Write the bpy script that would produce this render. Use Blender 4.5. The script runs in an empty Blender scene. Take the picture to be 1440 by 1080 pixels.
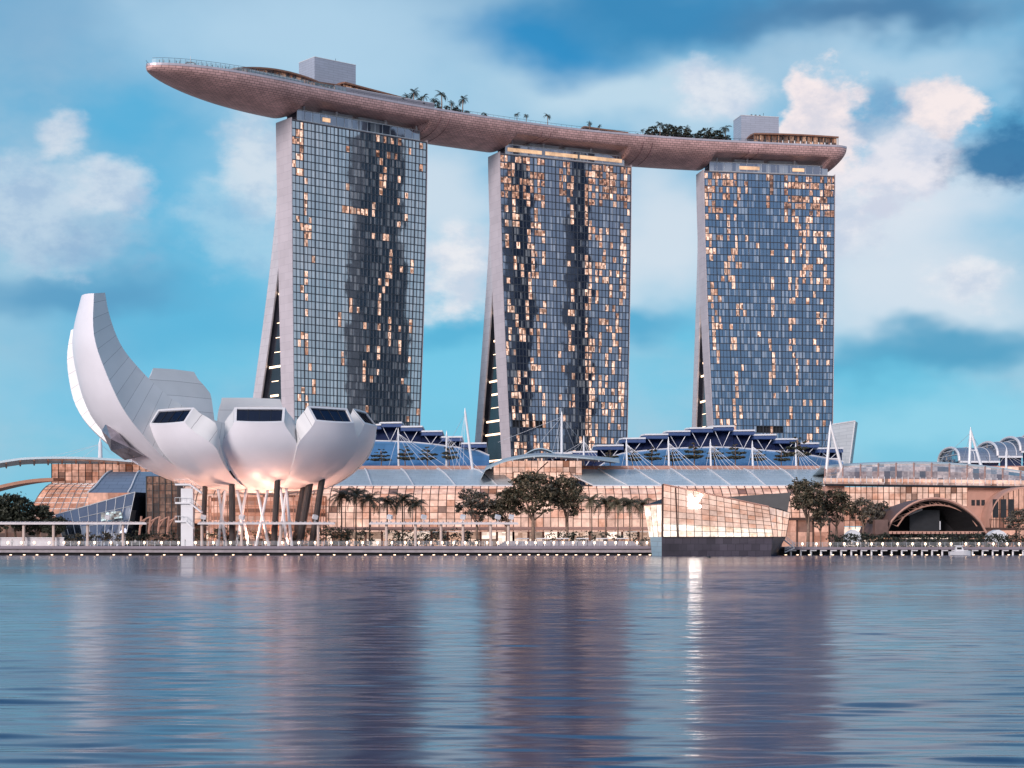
import bpy, bmesh, math, random
from math import radians as R, sin, cos, pi, sqrt, atan, tan
from mathutils import Vector, Matrix

# ------------------------------------------------------------------ camera, sky, sun
scene = bpy.context.scene
C = scene.collection
CAMZ = 2.8
F = 2500.0            # focal length in photograph pixels (1440 wide)
HOR = 765.0           # horizon row in the photograph
cam_d = bpy.data.cameras.new("camera")
cam_d.sensor_width = 36.0
cam_d.lens = 36.0 * F / 1440.0
cam_d.shift_y = (HOR - 540.0) / 1440.0
cam_d.clip_start = 0.5
cam_d.clip_end = 30000
cam = bpy.data.objects.new("camera", cam_d)
cam.location = (0, 0, CAMZ)
cam.rotation_euler = (R(90), 0, 0)
C.objects.link(cam)
scene.camera = cam

vs = scene.view_settings
vs.view_transform = 'Standard'
vs.look = 'None'
vs.exposure = 0.05
vs.gamma = 1.0
scene.render.engine = 'CYCLES'
cy = scene.cycles
cy.use_denoising = True
cy.max_bounces = 6
cy.diffuse_bounces = 2
cy.glossy_bounces = 4
cy.transmission_bounces = 3
cy.sample_clamp_indirect = 10.0
cy.use_adaptive_sampling = True

SUN_EL, SUN_AZ = 9.0, 212.0     # low dusk light from behind and left of the camera (az clockwise from +Y)
world = bpy.data.worlds.new("World")
scene.world = world
world.use_nodes = True


def build_sky(w):
    nt = w.node_tree
    nt.nodes.clear()
    N, L = nt.nodes.new, nt.links.new
    tc = N('ShaderNodeTexCoord')

    def math_(op, a, b=None, clamp=False):
        n = N('ShaderNodeMath'); n.operation = op; n.use_clamp = clamp
        for i, x in enumerate((a, b)):
            if x is None: continue
            if isinstance(x, (int, float)): n.inputs[i].default_value = x
            else: L(x, n.inputs[i])
        return n.outputs[0]

    def vmath(op, a, b):
        n = N('ShaderNodeVectorMath'); n.operation = op
        for i, x in enumerate((a, b)):
            if x is None: continue
            if isinstance(x, tuple): n.inputs[i].default_value = x
            else: L(x, n.inputs[i])
        return n

    nrm = vmath('NORMALIZE', tc.outputs['Generated'], None).outputs[0]
    sep = N('ShaderNodeSeparateXYZ'); L(nrm, sep.inputs[0])
    az = math_('MULTIPLY', math_('ARCTAN2', sep.outputs[0], sep.outputs[1]), 2500.0)
    el = math_('MULTIPLY', math_('ARCSINE', sep.outputs[2]), 2500.0)
    cmb = N('ShaderNodeCombineXYZ'); L(az, cmb.inputs[0]); L(el, cmb.inputs[1])

    def noise(scale, detail, rough, off=(0, 0, 0), src=None):
        m = N('ShaderNodeMapping'); m.inputs['Location'].default_value = off
        m.inputs['Scale'].default_value = (1, 1, 1.6)
        L(src or nrm, m.inputs[0])
        n = N('ShaderNodeTexNoise'); n.inputs['Scale'].default_value = scale
        n.inputs['Detail'].default_value = detail; n.inputs['Roughness'].default_value = rough
        L(m.outputs[0], n.inputs['Vector'])
        return n
    nA = noise(9, 4, .5)
    nB = noise(30, 5, .55, (3, 1, 2))
    dA = vmath('MULTIPLY', vmath('SUBTRACT', nA.outputs['Color'], (.5, .5, .5)).outputs[0], (300, 230, 0)).outputs[0]
    dB = vmath('MULTIPLY', vmath('SUBTRACT', nB.outputs['Color'], (.5, .5, .5)).outputs[0], (75, 75, 0)).outputs[0]
    pos_soft = vmath('ADD', cmb.outputs[0], dA).outputs[0]
    pos = vmath('ADD', vmath('ADD', cmb.outputs[0], vmath('MULTIPLY', dA, (.5, .5, 0)).outputs[0]).outputs[0], dB).outputs[0]
    pos_puff = vmath('ADD', vmath('ADD', cmb.outputs[0], vmath('MULTIPLY', dA, (.35, .35, 0)).outputs[0]).outputs[0], vmath('MULTIPLY', dB, (1.1, 1.1, 0)).outputs[0]).outputs[0]

    # clear evening sky behind the clouds, by elevation
    ramp = N('ShaderNodeValToRGB')
    e01 = math_('DIVIDE', el, 2500 * pi / 2, True)
    L(e01, ramp.inputs[0])
    cr = ramp.color_ramp
    stops = [(0.0, (.25, .60, .78)), (.06, (.15, .57, .80)), (.12, (.11, .48, .76)), (.20, (.10, .36, .62)), (.45, (.08, .25, .48)), (1.0, (.10, .24, .44))]
    while len(cr.elements) < len(stops): cr.elements.new(.5)
    for e, (p, c) in zip(cr.elements, stops):
        e.position = p; e.color = (*c, 1)
    col = ramp.outputs[0]

    def mix(fac, a, b):
        n = N('ShaderNodeMix'); n.data_type = 'RGBA'
        L(fac, n.inputs[0])
        L(a, n.inputs[6])
        if isinstance(b, tuple): n.inputs[7].default_value = (*b, 1)
        else: L(b, n.inputs[7])
        return n.outputs[2]

    # broken clouds round the whole sky (fewer where the named banks below stand)
    n1 = noise(5, 6, .55, (0, 4, 0))
    m1 = N('ShaderNodeMapRange'); m1.interpolation_type = 'SMOOTHSTEP'
    m1.inputs[1].default_value = .44; m1.inputs[2].default_value = .68
    L(n1.outputs[0], m1.inputs[0])
    low = N('ShaderNodeMapRange'); low.inputs[1].default_value = 550; low.inputs[2].default_value = 1000; low.inputs[3].default_value = .55; low.inputs[4].default_value = .22; L(el, low.inputs[0])
    col = mix(math_('MULTIPLY', m1.outputs[0], low.outputs[0]), col, (.52, .64, .76))

    detail = noise(42, 6, .6, (1, 7, 3))
    dm = N('ShaderNodeMapRange'); dm.inputs[1].default_value = .25; dm.inputs[2].default_value = .75
    dm.inputs[3].default_value = .72; dm.inputs[4].default_value = 1.12
    L(detail.outputs[0], dm.inputs[0])

    bl_n = noise(26, 7, .62, (5, 2, 9))
    billow = N('ShaderNodeMapRange'); billow.interpolation_type = 'SMOOTHSTEP'
    billow.inputs[1].default_value = .36; billow.inputs[2].default_value = .60
    L(bl_n.outputs[0], billow.inputs[0])

    def blob(px, py, rx, ry, c, s, mode='s', inner=.15):
        nonlocal col
        a = atan((px - 720) / 2500.0)
        e = atan((HOR - py) / 2500.0 * cos(a))
        src = {'s': pos_soft, 'p': pos_puff, 'n': pos}[mode]
        d = vmath('SUBTRACT', src, (a * 2500, e * 2500, 0)).outputs[0]
        d = vmath('MULTIPLY', d, (1 / rx, 1 / ry, 0)).outputs[0]
        ln = N('ShaderNodeVectorMath'); ln.operation = 'LENGTH'; L(d, ln.inputs[0])
        mr = N('ShaderNodeMapRange'); mr.interpolation_type = 'SMOOTHSTEP'
        mr.inputs[1].default_value = {'s': 1.15, 'n': 1.12, 'p': 1.02}[mode]; mr.inputs[2].default_value = {'s': inner, 'n': .35, 'p': .58}[mode]
        mr.inputs[3].default_value = 0; mr.inputs[4].default_value = s
        amp = {'s': .15, 'n': 1.15, 'p': 1.35}[mode]
        nz = math_('MULTIPLY', math_('SUBTRACT', (nB if mode == 's' else detail).outputs[0], .5), amp)
        L(math_('ADD', ln.outputs['Value'], nz), mr.inputs[0])
        f = mr.outputs[0]
        if mode == 's':
            cc = c
        else:       # billows: lit tops, bluer hollows
            cn = N('ShaderNodeMix'); cn.data_type = 'RGBA'; L(billow.outputs[0], cn.inputs[0])
            cn.inputs[6].default_value = (c[0] * .72, c[1] * .80, c[2] * .90, 1); cn.inputs[7].default_value = (*c, 1)
            cc = cn.outputs[2]
        col = mix(f, col, cc)

    for b in SKY_BLOBS:
        blob(*b)
    # a wide pale cloud deck added out of view for the glass fronts to mirror
    d = vmath('MULTIPLY', vmath('SUBTRACT', pos_soft, (R(122) * 2500, R(9) * 2500, 0)).outputs[0], (1 / 1500, 1 / 620, 0)).outputs[0]
    ln = N('ShaderNodeVectorMath'); ln.operation = 'LENGTH'; L(d, ln.inputs[0])
    mr = N('ShaderNodeMapRange'); mr.interpolation_type = 'SMOOTHSTEP'
    mr.inputs[1].default_value = 1.1; mr.inputs[2].default_value = .3; mr.inputs[4].default_value = .75
    L(ln.outputs['Value'], mr.inputs[0])
    col = mix(math_('MULTIPLY', mr.outputs[0], dm.outputs[0], True), col, (.74, .78, .86))

    # pale rosy sky added behind the camera to light the fronts
    dt_ = N('ShaderNodeVectorMath'); dt_.operation = 'DOT_PRODUCT'; L(nrm, dt_.inputs[0]); dt_.inputs[1].default_value = (-.25, -.90, .35)
    gm = N('ShaderNodeMapRange'); gm.interpolation_type = 'SMOOTHSTEP'; gm.inputs[1].default_value = -.15; gm.inputs[2].default_value = .75; gm.inputs[4].default_value = .6
    L(dt_.outputs['Value'], gm.inputs[0])
    col = mix(math_('MULTIPLY', gm.outputs[0], dm.outputs[0], True), col, (.92, .83, .88))
    bg = N('ShaderNodeBackground'); L(col, bg.inputs[0]); bg.inputs[1].default_value = 1.0
    sky = N('ShaderNodeTexSky'); sky.sky_type = 'NISHITA'; sky.sun_disc = False
    sky.sun_elevation = R(SUN_EL); sky.sun_rotation = R(SUN_AZ)
    bg2 = N('ShaderNodeBackground'); L(sky.outputs[0], bg2.inputs[0]); bg2.inputs[1].default_value = 0.05
    # the clear-sky light of the Sky Texture shows through the cloud layer at a third
    mx = N('ShaderNodeMixShader'); mx.inputs[0].default_value = .10
    L(bg.outputs[0], mx.inputs[1]); L(bg2.outputs[0], mx.inputs[2])
    out = N('ShaderNodeOutputWorld'); L(mx.outputs[0], out.inputs[0])


PALE = (.68, .78, .88); WHITE = (.88, .88, .93); PINK = (1.0, .88, .88); CYAN = (.16, .58, .84)
SKY_BLOBS = [
    # px, py in the photograph give each cloud bank's bearing and height above the horizon
    (420, 50, 360, 170, (.46, .68, .86), .9, 's'),
    (60, 30, 170, 120, (.24, .46, .68), .7, 's'),
    (470, 280, 270, 210, (.42, .68, .86), .75, 's'),
    (230, 480, 320, 120, (.10, .47, .74), .8, 's'),
    (70, 425, 220, 55, (.09, .33, .57), .85, 's'),
    (120, 570, 260, 55, CYAN, .5, 's'),
    (150, 200, 90, 70, (.09, .45, .74), .75, 's'),
    (30, 300, 120, 85, (.56, .70, .84), .9, 'n'),
    (62, 208, 44, 36, (.74, .80, .88), .85, 'n'),
    (150, 285, 75, 48, (.66, .76, .87), .9, 'n'),
    (100, 340, 130, 40, (.40, .58, .76), .7, 'n'),
    (345, 240, 55, 90, (.80, .84, .90), .75, 'n'),
    (330, 330, 90, 80, (.52, .72, .86), .5, 'n'),
    (640, 300, 120, 140, PALE, .85, 's'),
    (640, 385, 90, 62, (.92, .90, .93), .85, 'n'),
    (930, 330, 140, 170, (.72, .80, .89), .9, 's'),
    (700, 560, 420, 90, (.20, .62, .86), .6, 's'),
    (930, 465, 120, 36, (.06, .40, .66), .85, 's'),
    (640, 470, 90, 36, (.08, .44, .70), .7, 's'),
    (860, 140, 330, 85, (.60, .77, .89), .85, 's'),
    (775, 52, 180, 72, (.02, .27, .58), .97, 's'),
    (960, 0, 260, 60, (.03, .24, .50), .9, 's'),
    (1230, 2, 230, 38, (.06, .19, .38), .85, 's'),
    (1010, 125, 80, 45, (.84, .86, .92), .85, 'n'),
    (1260, 80, 220, 60, (.50, .70, .86), .8, 's'),
    (1255, 300, 260, 150, (.74, .81, .90), .95, 's'),
    (1280, 410, 260, 80, (.70, .79, .89), .9, 's'),
    (1165, 185, 68, 95, PINK, .97, 'p'),
    (1180, 300, 100, 90, (.82, .83, .90), .8, 'n'),
    (1262, 225, 70, 85, (.90, .86, .91), .85, 'p'),
    (1315, 138, 74, 50, (1.0, .88, .87), .97, 'p'),
    (1405, 205, 100, 66, (.035, .19, .40), .97, 'n'),
    (1235, 150, 30, 50, (.24, .46, .68), .75, 'n'),
    (1432, 95, 40, 60, (.14, .34, .56), .7, 's'),
    (1330, 480, 250, 44, (.06, .34, .57), .88, 's'),
    (1370, 390, 80, 42, (.86, .87, .92), .85, 'n'),
    (1330, 585, 260, 55, (.32, .70, .88), .7, 's'),
]
build_sky(world)

sun_d = bpy.data.lights.new("sun", 'SUN')
sun_d.energy = 2.6
sun_d.angle = R(18)
sun_d.color = (1.0, .88, .84)
sun = bpy.data.objects.new("sun", sun_d)
_az, _el = R(SUN_AZ), R(SUN_EL + 8)
to_sun = Vector((sin(_az) * cos(_el), cos(_az) * cos(_el), sin(_el)))
sun.rotation_euler = to_sun.to_track_quat('Z', 'Y').to_euler()
C.objects.link(sun)

# ------------------------------------------------------------------ helpers


def P(px, py, d):
    """the point at distance d that the photograph shows at pixel (px, py)"""
    return Vector(((px - 720.0) / F * d, d, CAMZ + (HOR - py) / F * d))


class MB:
    """collects faces, then becomes one mesh object"""

    def __init__(s):
        s.v, s.f, s.m, s.uv = [], [], [], {}

    def face(s, pts, m=0, uv=None):
        i = len(s.v)
        s.v += [Vector(p) for p in pts]
        s.f.append(tuple(range(i, i + len(pts))))
        s.m.append(m)
        if uv: s.uv[len(s.f) - 1] = uv

    def box(s, c, size, rz=0.0, m=0, M=None):
        hx, hy, hz = size[0] / 2, size[1] / 2, size[2] / 2
        rot = M if M is not None else Matrix.Rotation(rz, 3, 'Z')
        c = Vector(c)
        p = [c + rot @ Vector((x * hx, y * hy, z * hz)) for z in (-1, 1) for y in (-1, 1) for x in (-1, 1)]
        i = len(s.v); s.v += p
        for q in ((0, 2, 3, 1), (4, 5, 7, 6), (0, 1, 5, 4), (2, 6, 7, 3), (0, 4, 6, 2), (1, 3, 7, 5)):
            s.f.append(tuple(i + k for k in q)); s.m.append(m)

    def tube(s, p0, p1, r0, r1=None, n=8, m=0, caps=True):
        p0, p1 = Vector(p0), Vector(p1)
        r1 = r0 if r1 is None else r1
        d = (p1 - p0).normalized()
        a = d.orthogonal().normalized(); b = d.cross(a)
        i = len(s.v)
        for p, r in ((p0, r0), (p1, r1)):
            for k in range(n):
                t = 2 * pi * k / n
                s.v.append(p + (a * cos(t) + b * sin(t)) * r)
        for k in range(n):
            s.f.append((i + k, i + (k + 1) % n, i + n + (k + 1) % n, i + n + k)); s.m.append(m)
        if caps:
            s.f.append(tuple(i + k for k in range(n))[::-1]); s.m.append(m)
            s.f.append(tuple(i + n + k for k in range(n))); s.m.append(m)

    def path(s, pts, r, n=6, m=0):
        """one bent tube through pts; r a number or list"""
        pts = [Vector(p) for p in pts]
        rs = r if isinstance(r, (list, tuple)) else [r] * len(pts)
        i0 = len(s.v)
        a = None
        for k, p in enumerate(pts):
            d = (pts[min(k + 1, len(pts) - 1)] - pts[max(k - 1, 0)]).normalized()
            a = d.orthogonal().normalized() if a is None else (a - d * a.dot(d)).normalized()
            b = d.cross(a)
            for j in range(n):
                t = 2 * pi * j / n
                s.v.append(p + (a * cos(t) + b * sin(t)) * rs[k])
        for k in range(len(pts) - 1):
            for j in range(n):
                q = i0 + k * n
                s.f.append((q + j, q + (j + 1) % n, q + n + (j + 1) % n, q + n + j)); s.m.append(m)
        s.f.append(tuple(i0 + j for j in range(n))[::-1]); s.m.append(m)
        q = i0 + (len(pts) - 1) * n
        s.f.append(tuple(q + j for j in range(n))); s.m.append(m)

    def grid(s, rows, m=0, uvs=None, close=False):
        """rows of points joined into quads (shared vertices)"""
        i = len(s.v); n = len(rows[0])
        for r in rows: s.v += [Vector(p) for p in r]
        for a in range(len(rows) - 1):
            for b in range(n if close else n - 1):
                b2 = (b + 1) % n
                s.f.append((i + a * n + b, i + a * n + b2, i + (a + 1) * n + b2, i + (a + 1) * n + b))
                s.m.append(m)
                if uvs: s.uv[len(s.f) - 1] = [uvs[a][b], uvs[a][b2], uvs[a + 1][b2], uvs[a + 1][b]]

    def prism(s, poly, ext, m=0):
        """closed solid: polygon swept along vector ext"""
        poly = [Vector(p) for p in poly]; ext = Vector(ext); n = len(poly); i = len(s.v)
        s.v += poly + [p + ext for p in poly]
        s.f.append(tuple(range(i, i + n))); s.m.append(m)
        s.f.append(tuple(range(i + n, i + 2 * n))[::-1]); s.m.append(m)
        for k in range(n):
            s.f.append((i + k, i + n + k, i + n + (k + 1) % n, i + (k + 1) % n)); s.m.append(m)

    def slab(s, rows, thick, m=0):
        """a sheet of rows given thickness along the vector thick (closed)"""
        t = Vector(thick)
        s.grid(rows, m)
        s.grid([[Vector(p) + t for p in r][::-1] for r in rows], m)
        top = [Vector(p) for p in rows[0]]; bot = [Vector(p) for p in rows[-1]]
        l = [Vector(r[0]) for r in rows]; r_ = [Vector(r[-1]) for r in rows]
        for e in (top, bot, l, r_):
            s.grid([e, [p + t for p in e]], m)

    def build(s, name, mats, parent=None, smooth=False, fix=False):
        me = bpy.data.meshes.new(name)
        o = Vector((0, 0, 0))
        q = parent
        while q is not None:
            o += q.location; q = q.parent
        me.from_pydata([tuple(p - o) for p in s.v], [], s.f)
        mats = mats if isinstance(mats, (list, tuple)) else [mats]
        for x in mats: me.materials.append(x)
        me.polygons.foreach_set('material_index', s.m)
        if s.uv:
            ul = me.uv_layers.new(name='UVMap')
            for fi, cs in s.uv.items():
                for li, c in zip(me.polygons[fi].loop_indices, cs): ul.data[li].uv = c
        if fix:
            bm = bmesh.new(); bm.from_mesh(me)
            bmesh.ops.recalc_face_normals(bm, faces=bm.faces)
            bm.to_mesh(me); bm.free()
        if smooth: me.polygons.foreach_set('use_smooth', [True] * len(me.polygons))
        me.update()
        ob = bpy.data.objects.new(name, me)
        C.objects.link(ob)
        if parent is not None: ob.parent = parent
        return ob


def tag(o, label=None, cat=None, group=None, kind=None):
    if label: o['label'] = label
    if cat: o['category'] = cat
    if group: o['group'] = group
    if kind: o['kind'] = kind
    return o


def thing(name, label, cat, loc=(0, 0, 0), group=None):
    o = bpy.data.objects.new(name, None); C.objects.link(o)
    o.location = Vector(loc)
    o.empty_display_size = .5
    return tag(o, label, cat, group)


def copy_tree(o, loc=None, rz=None, sc=None, label=None, parent=None):
    c = o.copy(); C.objects.link(c)
    if parent is not None: c.parent = parent
    if loc is not None: c.location = Vector(loc)
    if rz is not None: c.rotation_euler = (0, 0, rz)
    if sc is not None: c.scale = (sc, sc, sc) if isinstance(sc, (int, float)) else sc
    if label: c['label'] = label
    for ch in [x for x in o.children]:
        copy_tree(ch, parent=c)
    return c


# ------------------------------------------------------------------ materials
def nodes_of(name):
    m = bpy.data.materials.new(name); m.use_nodes = True
    nt = m.node_tree
    return m, nt, nt.nodes['Principled BSDF']


def mat(name, col, rough=.5, metal=0.0, var=.12, scale=.6, emit=None, es=0.0, bump=0.0, spec=None):
    """plain surface with soft mottling so that nothing is one flat colour"""
    m, nt, b = nodes_of(name)
    N, L = nt.nodes.new, nt.links.new
    tc = N('ShaderNodeTexCoord')
    n = N('ShaderNodeTexNoise'); n.inputs['Scale'].default_value = scale; n.inputs['Detail'].default_value = 5
    L(tc.outputs['Object'], n.inputs['Vector'])
    mr = N('ShaderNodeMapRange'); mr.inputs[1].default_value = .3; mr.inputs[2].default_value = .7
    mr.inputs[3].default_value = 1 - var; mr.inputs[4].default_value = 1 + var
    L(n.outputs[0], mr.inputs[0])
    mx = N('ShaderNodeMix'); mx.data_type = 'RGBA'; mx.blend_type = 'MULTIPLY'; mx.inputs[0].default_value = 1
    mx.inputs[6].default_value = (*col, 1); L(mr.outputs[0], mx.inputs[7])
    L(mx.outputs[2], b.inputs['Base Color'])
    b.inputs['Roughness'].default_value = rough
    b.inputs['Metallic'].default_value = metal
    if spec is not None: b.inputs['Specular IOR Level'].default_value = spec
    if emit:
        b.inputs['Emission Color'].default_value = (*emit, 1)
        b.inputs['Emission Strength'].default_value = es
    if bump:
        bp = N('ShaderNodeBump'); bp.inputs['Strength'].default_value = bump
        L(n.outputs[0], bp.inputs['Height']); L(bp.outputs[0], b.inputs['Normal'])
    return m


def mat_panels(name, col, line, w, h, rough=.5, metal=0.0, mortar=.02, var=.06, offset=.5, use_uv=True, scale=1.0, bump=0.0):
    """cladding panels with dark joints (brick texture laid in UV metres)"""
    m, nt, b = nodes_of(name)
    N, L = nt.nodes.new, nt.links.new
    tc = N('ShaderNodeTexCoord')
    br = N('ShaderNodeTexBrick')
    br.inputs['Scale'].default_value = scale
    br.inputs['Color1'].default_value = (*[c * (1 - var) for c in col], 1)
    br.inputs['Color2'].default_value = (*[min(1, c * (1 + var)) for c in col], 1)
    br.inputs['Mortar'].default_value = (*line, 1)
    br.inputs['Mortar Size'].default_value = mortar
    br.inputs['Mortar Smooth'].default_value = .1
    br.inputs['Brick Width'].default_value = w; br.inputs['Row Height'].default_value = h
    br.offset = offset
    L(tc.outputs['UV' if use_uv else 'Object'], br.inputs['Vector'])
    n = N('ShaderNodeTexNoise'); n.inputs['Scale'].default_value = .12; n.inputs['Detail'].default_value = 6
    L(tc.outputs['Object'], n.inputs['Vector'])
    mr = N('ShaderNodeMapRange'); mr.inputs[1].default_value = .3; mr.inputs[2].default_value = .7
    mr.inputs[3].default_value = 1 - var * 1.5; mr.inputs[4].default_value = 1 + var * .8
    L(n.outputs[0], mr.inputs[0])
    mx = N('ShaderNodeMix'); mx.data_type = 'RGBA'; mx.blend_type = 'MULTIPLY'; mx.inputs[0].default_value = 1
    L(br.outputs[0], mx.inputs[6]); L(mr.outputs[0], mx.inputs[7])
    L(mx.outputs[2], b.inputs['Base Color'])
    b.inputs['Roughness'].default_value = rough; b.inputs['Metallic'].default_value = metal
    if bump:
        bp = N('ShaderNodeBump'); bp.inputs['Strength'].default_value = bump; bp.inputs['Distance'].default_value = .3
        inv = N('ShaderNodeMath'); inv.operation = 'SUBTRACT'; inv.inputs[0].default_value = 1
        L(br.outputs['Fac'], inv.inputs[1]); L(inv.outputs[0], bp.inputs['Height']); L(bp.outputs[0], b.inputs['Normal'])
    return m


def mat_curtain_wall(name, tint, refl, jitter=.012, wave=.01, blinds=.35):
    """tinted reflecting panes, each a hair out of true, some with pale blinds drawn behind (UV = pane column, storey)"""
    m, nt, b = nodes_of(name)
    N, L = nt.nodes.new, nt.links.new
    tc = N('ShaderNodeTexCoord')
    fl = N('ShaderNodeVectorMath'); fl.operation = 'FLOOR'; L(tc.outputs['UV'], fl.inputs[0])
    wn = N('ShaderNodeTexWhiteNoise'); wn.noise_dimensions = '2D'; L(fl.outputs[0], wn.inputs['Vector'])
    geo = N('ShaderNodeNewGeometry')
    ns = N('ShaderNodeTexNoise'); ns.inputs['Scale'].default_value = .11; ns.inputs['Detail'].default_value = 2.5
    L(tc.outputs['Object'], ns.inputs['Vector'])

    def jit(src, amt):
        s = N('ShaderNodeVectorMath'); s.operation = 'SUBTRACT'; L(src, s.inputs[0]); s.inputs[1].default_value = (.5, .5, .5)
        k = N('ShaderNodeVectorMath'); k.operation = 'SCALE'; L(s.outputs[0], k.inputs[0]); k.inputs['Scale'].default_value = amt
        return k.outputs[0]
    a1 = N('ShaderNodeVectorMath'); L(geo.outputs['Normal'], a1.inputs[0]); L(jit(wn.outputs['Color'], jitter * 2), a1.inputs[1])
    a2 = N('ShaderNodeVectorMath'); L(a1.outputs[0], a2.inputs[0]); L(jit(ns.outputs['Color'], wave * 2), a2.inputs[1])
    nn = N('ShaderNodeVectorMath'); nn.operation = 'NORMALIZE'; L(a2.outputs[0], nn.inputs[0])
    gl = N('ShaderNodeBsdfGlossy'); gl.inputs['Color'].default_value = (*refl, 1); gl.inputs['Roughness'].default_value = .03
    L(nn.outputs[0], gl.inputs['Normal'])
    # what shows through: dim rooms, or curtains in narrow upright folds
    sx = N('ShaderNodeSeparateXYZ'); L(tc.outputs['UV'], sx.inputs[0])
    fx = N('ShaderNodeMath'); fx.operation = 'MULTIPLY'; fx.inputs[1].default_value = 1.7; L(sx.outputs[0], fx.inputs[0])
    cf = N('ShaderNodeCombineXYZ'); L(fx.outputs[0], cf.inputs[0])
    fy = N('ShaderNodeMath'); fy.operation = 'FLOOR'; L(sx.outputs[1], fy.inputs[0]); L(fy.outputs[0], cf.inputs[1])
    vf = N('ShaderNodeVectorMath'); vf.operation = 'FLOOR'; L(cf.outputs[0], vf.inputs[0])
    w2 = N('ShaderNodeTexWhiteNoise'); w2.noise_dimensions = '2D'; L(vf.outputs[0], w2.inputs['Vector'])
    gt = N('ShaderNodeMath'); gt.operation = 'LESS_THAN'; gt.inputs[1].default_value = blinds; L(w2.outputs['Value'], gt.inputs[0])
    mc = N('ShaderNodeMix'); mc.data_type = 'RGBA'; L(gt.outputs[0], mc.inputs[0])
    mc.inputs[6].default_value = (*tint, 1); mc.inputs[7].default_value = (.40, .43, .46, 1)
    df = N('ShaderNodeBsdfDiffuse'); L(mc.outputs[2], df.inputs['Color'])
    lw = N('ShaderNodeLayerWeight'); lw.inputs['Blend'].default_value = .35
    mr = N('ShaderNodeMapRange'); mr.inputs[3].default_value = .5; mr.inputs[4].default_value = .95
    L(lw.outputs['Facing'], mr.inputs[0])
    ms = N('ShaderNodeMixShader'); L(mr.outputs[0], ms.inputs[0]); L(df.outputs[0], ms.inputs[1]); L(gl.outputs[0], ms.inputs[2])
    L(ms.outputs[0], nt.nodes['Material Output'].inputs['Surface'])
    return m


def mat_lit(name, col, strength, cell=(1, 1), var=.5, use_uv=True, gloss=True, dark_share=1.0):
    """a lit interior seen through glass: brightness and warmth differ from bay to bay"""
    m, nt, b = nodes_of(name)
    N, L = nt.nodes.new, nt.links.new
    tc = N('ShaderNodeTexCoord')
    mp = N('ShaderNodeMapping'); mp.inputs['Scale'].default_value = (cell[0], cell[1], 1)
    L(tc.outputs['UV' if use_uv else 'Object'], mp.inputs[0])
    fl = N('ShaderNodeVectorMath'); fl.operation = 'FLOOR'; L(mp.outputs[0], fl.inputs[0])
    wn = N('ShaderNodeTexWhiteNoise'); wn.noise_dimensions = '3D'; L(fl.outputs[0], wn.inputs['Vector'])
    ns = N('ShaderNodeTexNoise'); ns.inputs['Scale'].default_value = .13; ns.inputs['Detail'].default_value = 7; ns.inputs['Roughness'].default_value = .7
    L(tc.outputs['Object'], ns.inputs['Vector'])
    r1 = N('ShaderNodeMapRange'); r1.inputs[3].default_value = 1 - var; r1.inputs[4].default_value = 1 + var * .5
    L(wn.outputs['Value'], r1.inputs[0])
    # clutter inside each bay: shelves, people, partitions
    m3 = N('ShaderNodeMapping'); m3.inputs['Scale'].default_value = (cell[0] * 3.3, cell[1] * 2.7, 1); L(tc.outputs['UV' if use_uv else 'Object'], m3.inputs[0])
    f3 = N('ShaderNodeVectorMath'); f3.operation = 'FLOOR'; L(m3.outputs[0], f3.inputs[0])
    w3 = N('ShaderNodeTexWhiteNoise'); w3.noise_dimensions = '3D'; L(f3.outputs[0], w3.inputs['Vector'])
    r3 = N('ShaderNodeMapRange'); r3.inputs[3].default_value = 1 - var * .55; r3.inputs[4].default_value = 1 + var * .35; L(w3.outputs['Value'], r3.inputs[0])
    gd = N('ShaderNodeMath'); gd.operation = 'GREATER_THAN'; gd.inputs[1].default_value = .10 * dark_share
    sc_ = N('ShaderNodeSeparateColor'); L(wn.outputs['Color'], sc_.inputs[0]); L(sc_.outputs[1], gd.inputs[0])
    rd = N('ShaderNodeMapRange'); rd.inputs[3].default_value = .3; L(gd.outputs[0], rd.inputs[0])
    k3 = N('ShaderNodeMath'); k3.operation = 'MULTIPLY'; L(r3.outputs[0], k3.inputs[0]); L(rd.outputs[0], k3.inputs[1])
    k4 = N('ShaderNodeMath'); k4.operation = 'MULTIPLY'; L(r1.outputs[0], k4.inputs[0]); L(k3.outputs[0], k4.inputs[1])
    r2 = N('ShaderNodeMapRange'); r2.inputs[1].default_value = .3; r2.inputs[2].default_value = .7
    r2.inputs[3].default_value = .45; r2.inputs[4].default_value = 1.45
    L(ns.outputs[0], r2.inputs[0])
    mu = N('ShaderNodeMath'); mu.operation = 'MULTIPLY'; L(k4.outputs[0], mu.inputs[0]); L(r2.outputs[0], mu.inputs[1])
    m2 = N('ShaderNodeMath'); m2.operation = 'MULTIPLY'; m2.inputs[1].default_value = strength; L(mu.outputs[0], m2.inputs[0])
    cm = N('ShaderNodeMix'); cm.data_type = 'RGBA'
    hz = N('ShaderNodeMath'); hz.use_clamp = True; L(mu.outputs[0], hz.inputs[0]); hs = N('ShaderNodeMath'); hs.operation = 'MULTIPLY_ADD'; hs.inputs[1].default_value = .9; hs.inputs[2].default_value = -.45
    L(sc_.outputs[2], hs.inputs[0]); L(hs.outputs[0], hz.inputs[1]); L(hz.outputs[0], cm.inputs[0])
    cm.inputs[6].default_value = (col[0] * .92, col[1] * .66, col[2] * .5, 1); cm.inputs[7].default_value = (col[0], min(1, col[1] * 1.12), min(1, col[2] * 1.22), 1)
    L(cm.outputs[2], b.inputs['Emission Color']); L(m2.outputs[0], b.inputs['Emission Strength'])
    b.inputs['Base Color'].default_value = (.05, .04, .04, 1)
    b.inputs['Roughness'].default_value = .08 if gloss else .6
    return m

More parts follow.
